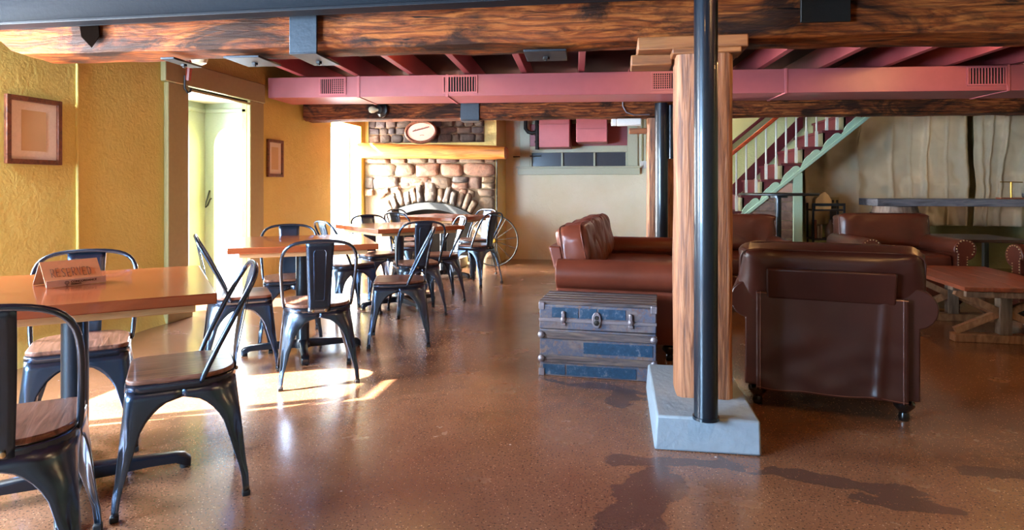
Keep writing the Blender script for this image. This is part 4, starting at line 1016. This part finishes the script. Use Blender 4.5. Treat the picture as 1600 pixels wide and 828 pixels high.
# balusters + handrail
for n in range(3, 10):
    for q in (.055, .055+RUN/2):
        x = sxn(n)+q; z = n*RISE; zt = (x-X6)*(RISE/RUN)+6*RISE+.62
        zt = min(zt, ZC-.02)
        MB().box(x-.016, x+.016, .03, .062, z, z+.20).tube([(x, .046, z+.2), (x, .046, zt)], .012, 8).build('baluster', M['baluster'], stc, bevel=.002)
xa, xb = sxn(3), 1.95
zr = lambda x: (x-X6)*(RISE/RUN)+6*RISE+.64
xb = X6+(ZC-.05-6*RISE-.64)*RUN/RISE
MB().beam((xa, .046, zr(xa)), (xb, .046, zr(xb)), .06, .045).build('handrail', M['rail'], stc, bevel=.01)
MB().beam((xa, 1.22, zr(xa)+.05), (xb-.06, 1.22, zr(xb-.06)+.05), .05, .045).build('wall_rail', M['stair'], stc, bevel=.01)
MB().prism([(xs0+.2, .05), (sxn(9)+.1, 9*RISE+.15), (sxn(9)+.1, 9*RISE+.36), (xs0+.2, .33)], 1.268, 1.283, 'y').build('wall_stringer', M['stair'], stc, smooth=0)
MB().box(sxn(3)-.12, sxn(3)-.03, .0, .09, 0, 1.42).build('newel_post', M['baluster'], stc, bevel=.006)

# ------------------------------------------------------------------ burlap, slab bar, shelf
def burlap(name, x0, x1, zt, zb, y, seed, lab, folds):
    def fn(u, v):
        x = x0+(x1-x0)*u; zt_ = min(zt, zz(x)-.03) if x < 3.32 else zt; z = zb+(zt_-zb)*v; d = 0
        for (fx, fw, fd, sl) in folds:
            q = x-(fx+sl*(1-v)); d += fd*math.exp(-(q*q)/(2*fw*fw))
        d += .09*noise.noise(Vector((x*2.0, z*1.7, seed)))+.035*abs(noise.noise(Vector((x*4+z*2, z*4-x, seed))))+.015*noise.noise(Vector((x*9, z*7, seed)))
        sag = -.03*abs(sin(u*pi*2.5))*(v > .97)
        for zc in (1.15, 1.62): d += .006*math.exp(-((z-zc-.03*sin(x*2))**2)/.0002)
        return (x, y-d, z+sag+(.012*noise.noise(Vector((x*5, 0, seed)))*(1-v)))
    o = MB().grid(fn, 170, 80).build(name, M['burlap'], smooth=180, solid=.004); tag(o, lab, 'curtain', 'burlap sheets hung on the back right wall'); return o
burlap('burlap_curtain', 2.62, 4.72, 2.49, .60, 9.66, 1, 'wide sheet of brown burlap hanging beside the stairs', [(3.3, .05, .05, 0), (3.75, .02, .03, .0), (3.98, .012, .02, .02), (4.2, .02, .06, -.05), (4.45, .010, .02, .0), (4.66, .03, .05, .02), (2.9, .06, .04, 0)])
burlap('burlap_curtain', 4.77, 6.35, 2.49, .60, 9.62, 5, 'crumpled sheet of burlap at the right edge of the photo', [(4.86, .02, .03, 0), (5.02, .015, .04, -.12), (5.2, .02, .04, -.15), (5.5, .03, .05, -.2), (5.9, .03, .05, 0)])
m = MB()
def slab_edge(x): return .015*noise.noise(Vector((x*3, 0, 0)))
n = 30; vs = []
for i in range(n+1):
    x = i/n*2.9; f = slab_edge(x)-.02*(i == 0); 
    vs += [(x, -.28+f, .905), (x, .28-f, .905), (x, .28-f, .99), (x, -.28+f, .99)]
m.add(vs, [(i*4+j, i*4+(j+1) % 4, (i+1)*4+(j+1) % 4, (i+1)*4+j) for i in range(n) for j in range(4)]+[(3, 2, 1, 0), (n*4, n*4+1, n*4+2, n*4+3)])
o = m.build('slab_bar_top', M['slab'], bevel=.006); o.location = (3.05, 8.55, 0); tag(o, 'long dark wood slab laid across barrels before the burlap', 'bar top')
bp_ = [(.24, 0), (.26, .1), (.30, .3), (.315, .45), (.30, .6), (.26, .80), (.24, .90)]
def barrel(x, y, lab):
    t = empty('wine_barrel', (x, y, 0)); tag(t, lab, 'barrel', 'barrels under the slab bar')
    MB().lathe(bp_, 32).build('staves', M['barrel'], t)
    for z, r in ((.06, .258), (.22, .288), (.62, .300), (.80, .268)): MB().lathe([(r, z-.02), (r+.004, z-.02), (r+.004, z+.02), (r, z+.02)], 32).build('hoop', M['cast_iron'], t)
barrel(3.36, 8.55, 'grey-brown barrel under the left end of the slab bar'); barrel(5.6, 8.55, 'barrel under the right end of the slab bar')
o = empty('brass_stand', (4.62, 8.50, .9905)); tag(o, 'small brass cross-bar stand on a wooden base on the slab', 'stand')
MB().box(-.14, .14, -.06, .06, 0, .018).build('base', M['coffee'], o, bevel=.003); MB().tube([(0, 0, .018), (0, 0, .20)], .012, 10).build('upright', M['brass'], o); MB().tube([(-.12, 0, .205), (.12, 0, .20)], .006, 8).build('crossbar', M['brass'], o)
o = MB().lathe([(.022, 0), (.028, .01), (.028, .05), (.02, .055)], 16).build('black_cup', M['black']); o.location = (4.72, 8.42, 1.009); tag(o, 'little black cup on the wooden base beside the brass upright', 'cup')
o = MB().lathe([(.020, 0), (.026, .01), (.03, .045), (.02, .05)], 16).build('blue_cup', plain('blue_glaze', '#2c3c66', .3)); o.location = (4.92, 8.45, .9905); tag(o, 'little blue-black cup on the slab at the right edge', 'cup')

sh = empty('shelf_unit', (2.70, 9.02, 0)); tag(sh, 'black metal shelf unit beside the green stair post', 'shelf')
for sx in (-.19, .19):
    for sy in (-.13, .13): MB().box(sx-.012, sx+.012, sy-.012, sy+.012, 0, .92).build('upright', M['pipe'], sh, bevel=.002)
for z in (.12, .44, .82): MB().box(-.2, .2, -.14, .14, z, z+.02).build('shelf', M['black'], sh, bevel=.003)
MB().box(-.2, .2, -.145, -.13, .885, .92).build('rail', M['pipe'], sh, bevel=.002)
ca = MB().prism([(-.10, 0), (.10, 0), (.11, .12), (.07, .19), (.02, .23), (-.03, .20), (-.09, .13)], -.07, .07, 'y').build('carton', M['carton'], bevel=.004); ca.location = (2.64, 8.99, .8405); tag(ca, 'peaked kraft cardboard carton on top of the shelf unit', 'carton')
for i, (bx_, hh_, mt_, lab) in enumerate(((2.55, .24, 'book_red', 'reddish upright book at the left of the shelf unit'), (2.585, .16, 'book', 'pale book in the middle of those on the shelf unit'), (2.62, .18, 'book', 'pale book nearest the brown jug on the shelf unit'))):
    b_ = MB(); b_.box(-.013, .013, -.07, .07, 0, hh_); o = b_.build('book', M[mt_], bevel=.002); o.location = (bx_, 8.99, .4605); tag(o, lab, 'book', 'books on the shelf unit')
    MB().box(-.010, .010, -.066, .071, .003, hh_+.0005).build('pages', M['mat'], o)
o = MB().lathe([(.05, 0), (.062, .02), (.066, .11), (.05, .16), (.02, .20), (.02, .235), (.026, .24)], 20).build('jug', M['jug']); o.location = (2.75, 8.99, .4605); tag(o, 'round brown stoneware jug on the middle shelf', 'jug')
MB().tube([(.02, 0, .22), (.05, 0, .22), (.06, 0, .19), (.045, 0, .165)], .007, 8).build('handle', M['jug'], o)
o = MB().box(-.055, .055, -.012, 0, -.055, .055).build('wall_outlet', M['outlet'], bevel=.003); o.location = (2.98, 9.55, .93); tag(o, 'tan double power outlet beside the shelf unit', 'outlet')
MB().box(-.055, .055, 0, .03, -.30, .055).build('backing_board', M['black'], o, smooth=0)
for x in (-.027, .027): MB().box(x-.014, x+.014, -.0145, -.011, -.02, .02).build('socket', M['black'], o)

# round high table
bt = empty('bar_table', (1.70, 7.28, 0)); tag(bt, 'tall round bistro table with a thin dark top before the stairs', 'table')
MB().lathe([(.395, 0), (.405, .006), (.405, .018), (.395, .024)], 48, Mt(0, 0, 1.045)).build('tabletop', M['black'], bt)
MB().lathe([(.10, 1.02), (.10, 1.044)], 20).lathe([(.033, .03), (.033, 1.03)], 20).build('column', M['pipe'], bt)
MB().lathe([(.24, 0), (.24, .012), (.05, .03)], 32).build('base', M['pipe'], bt)
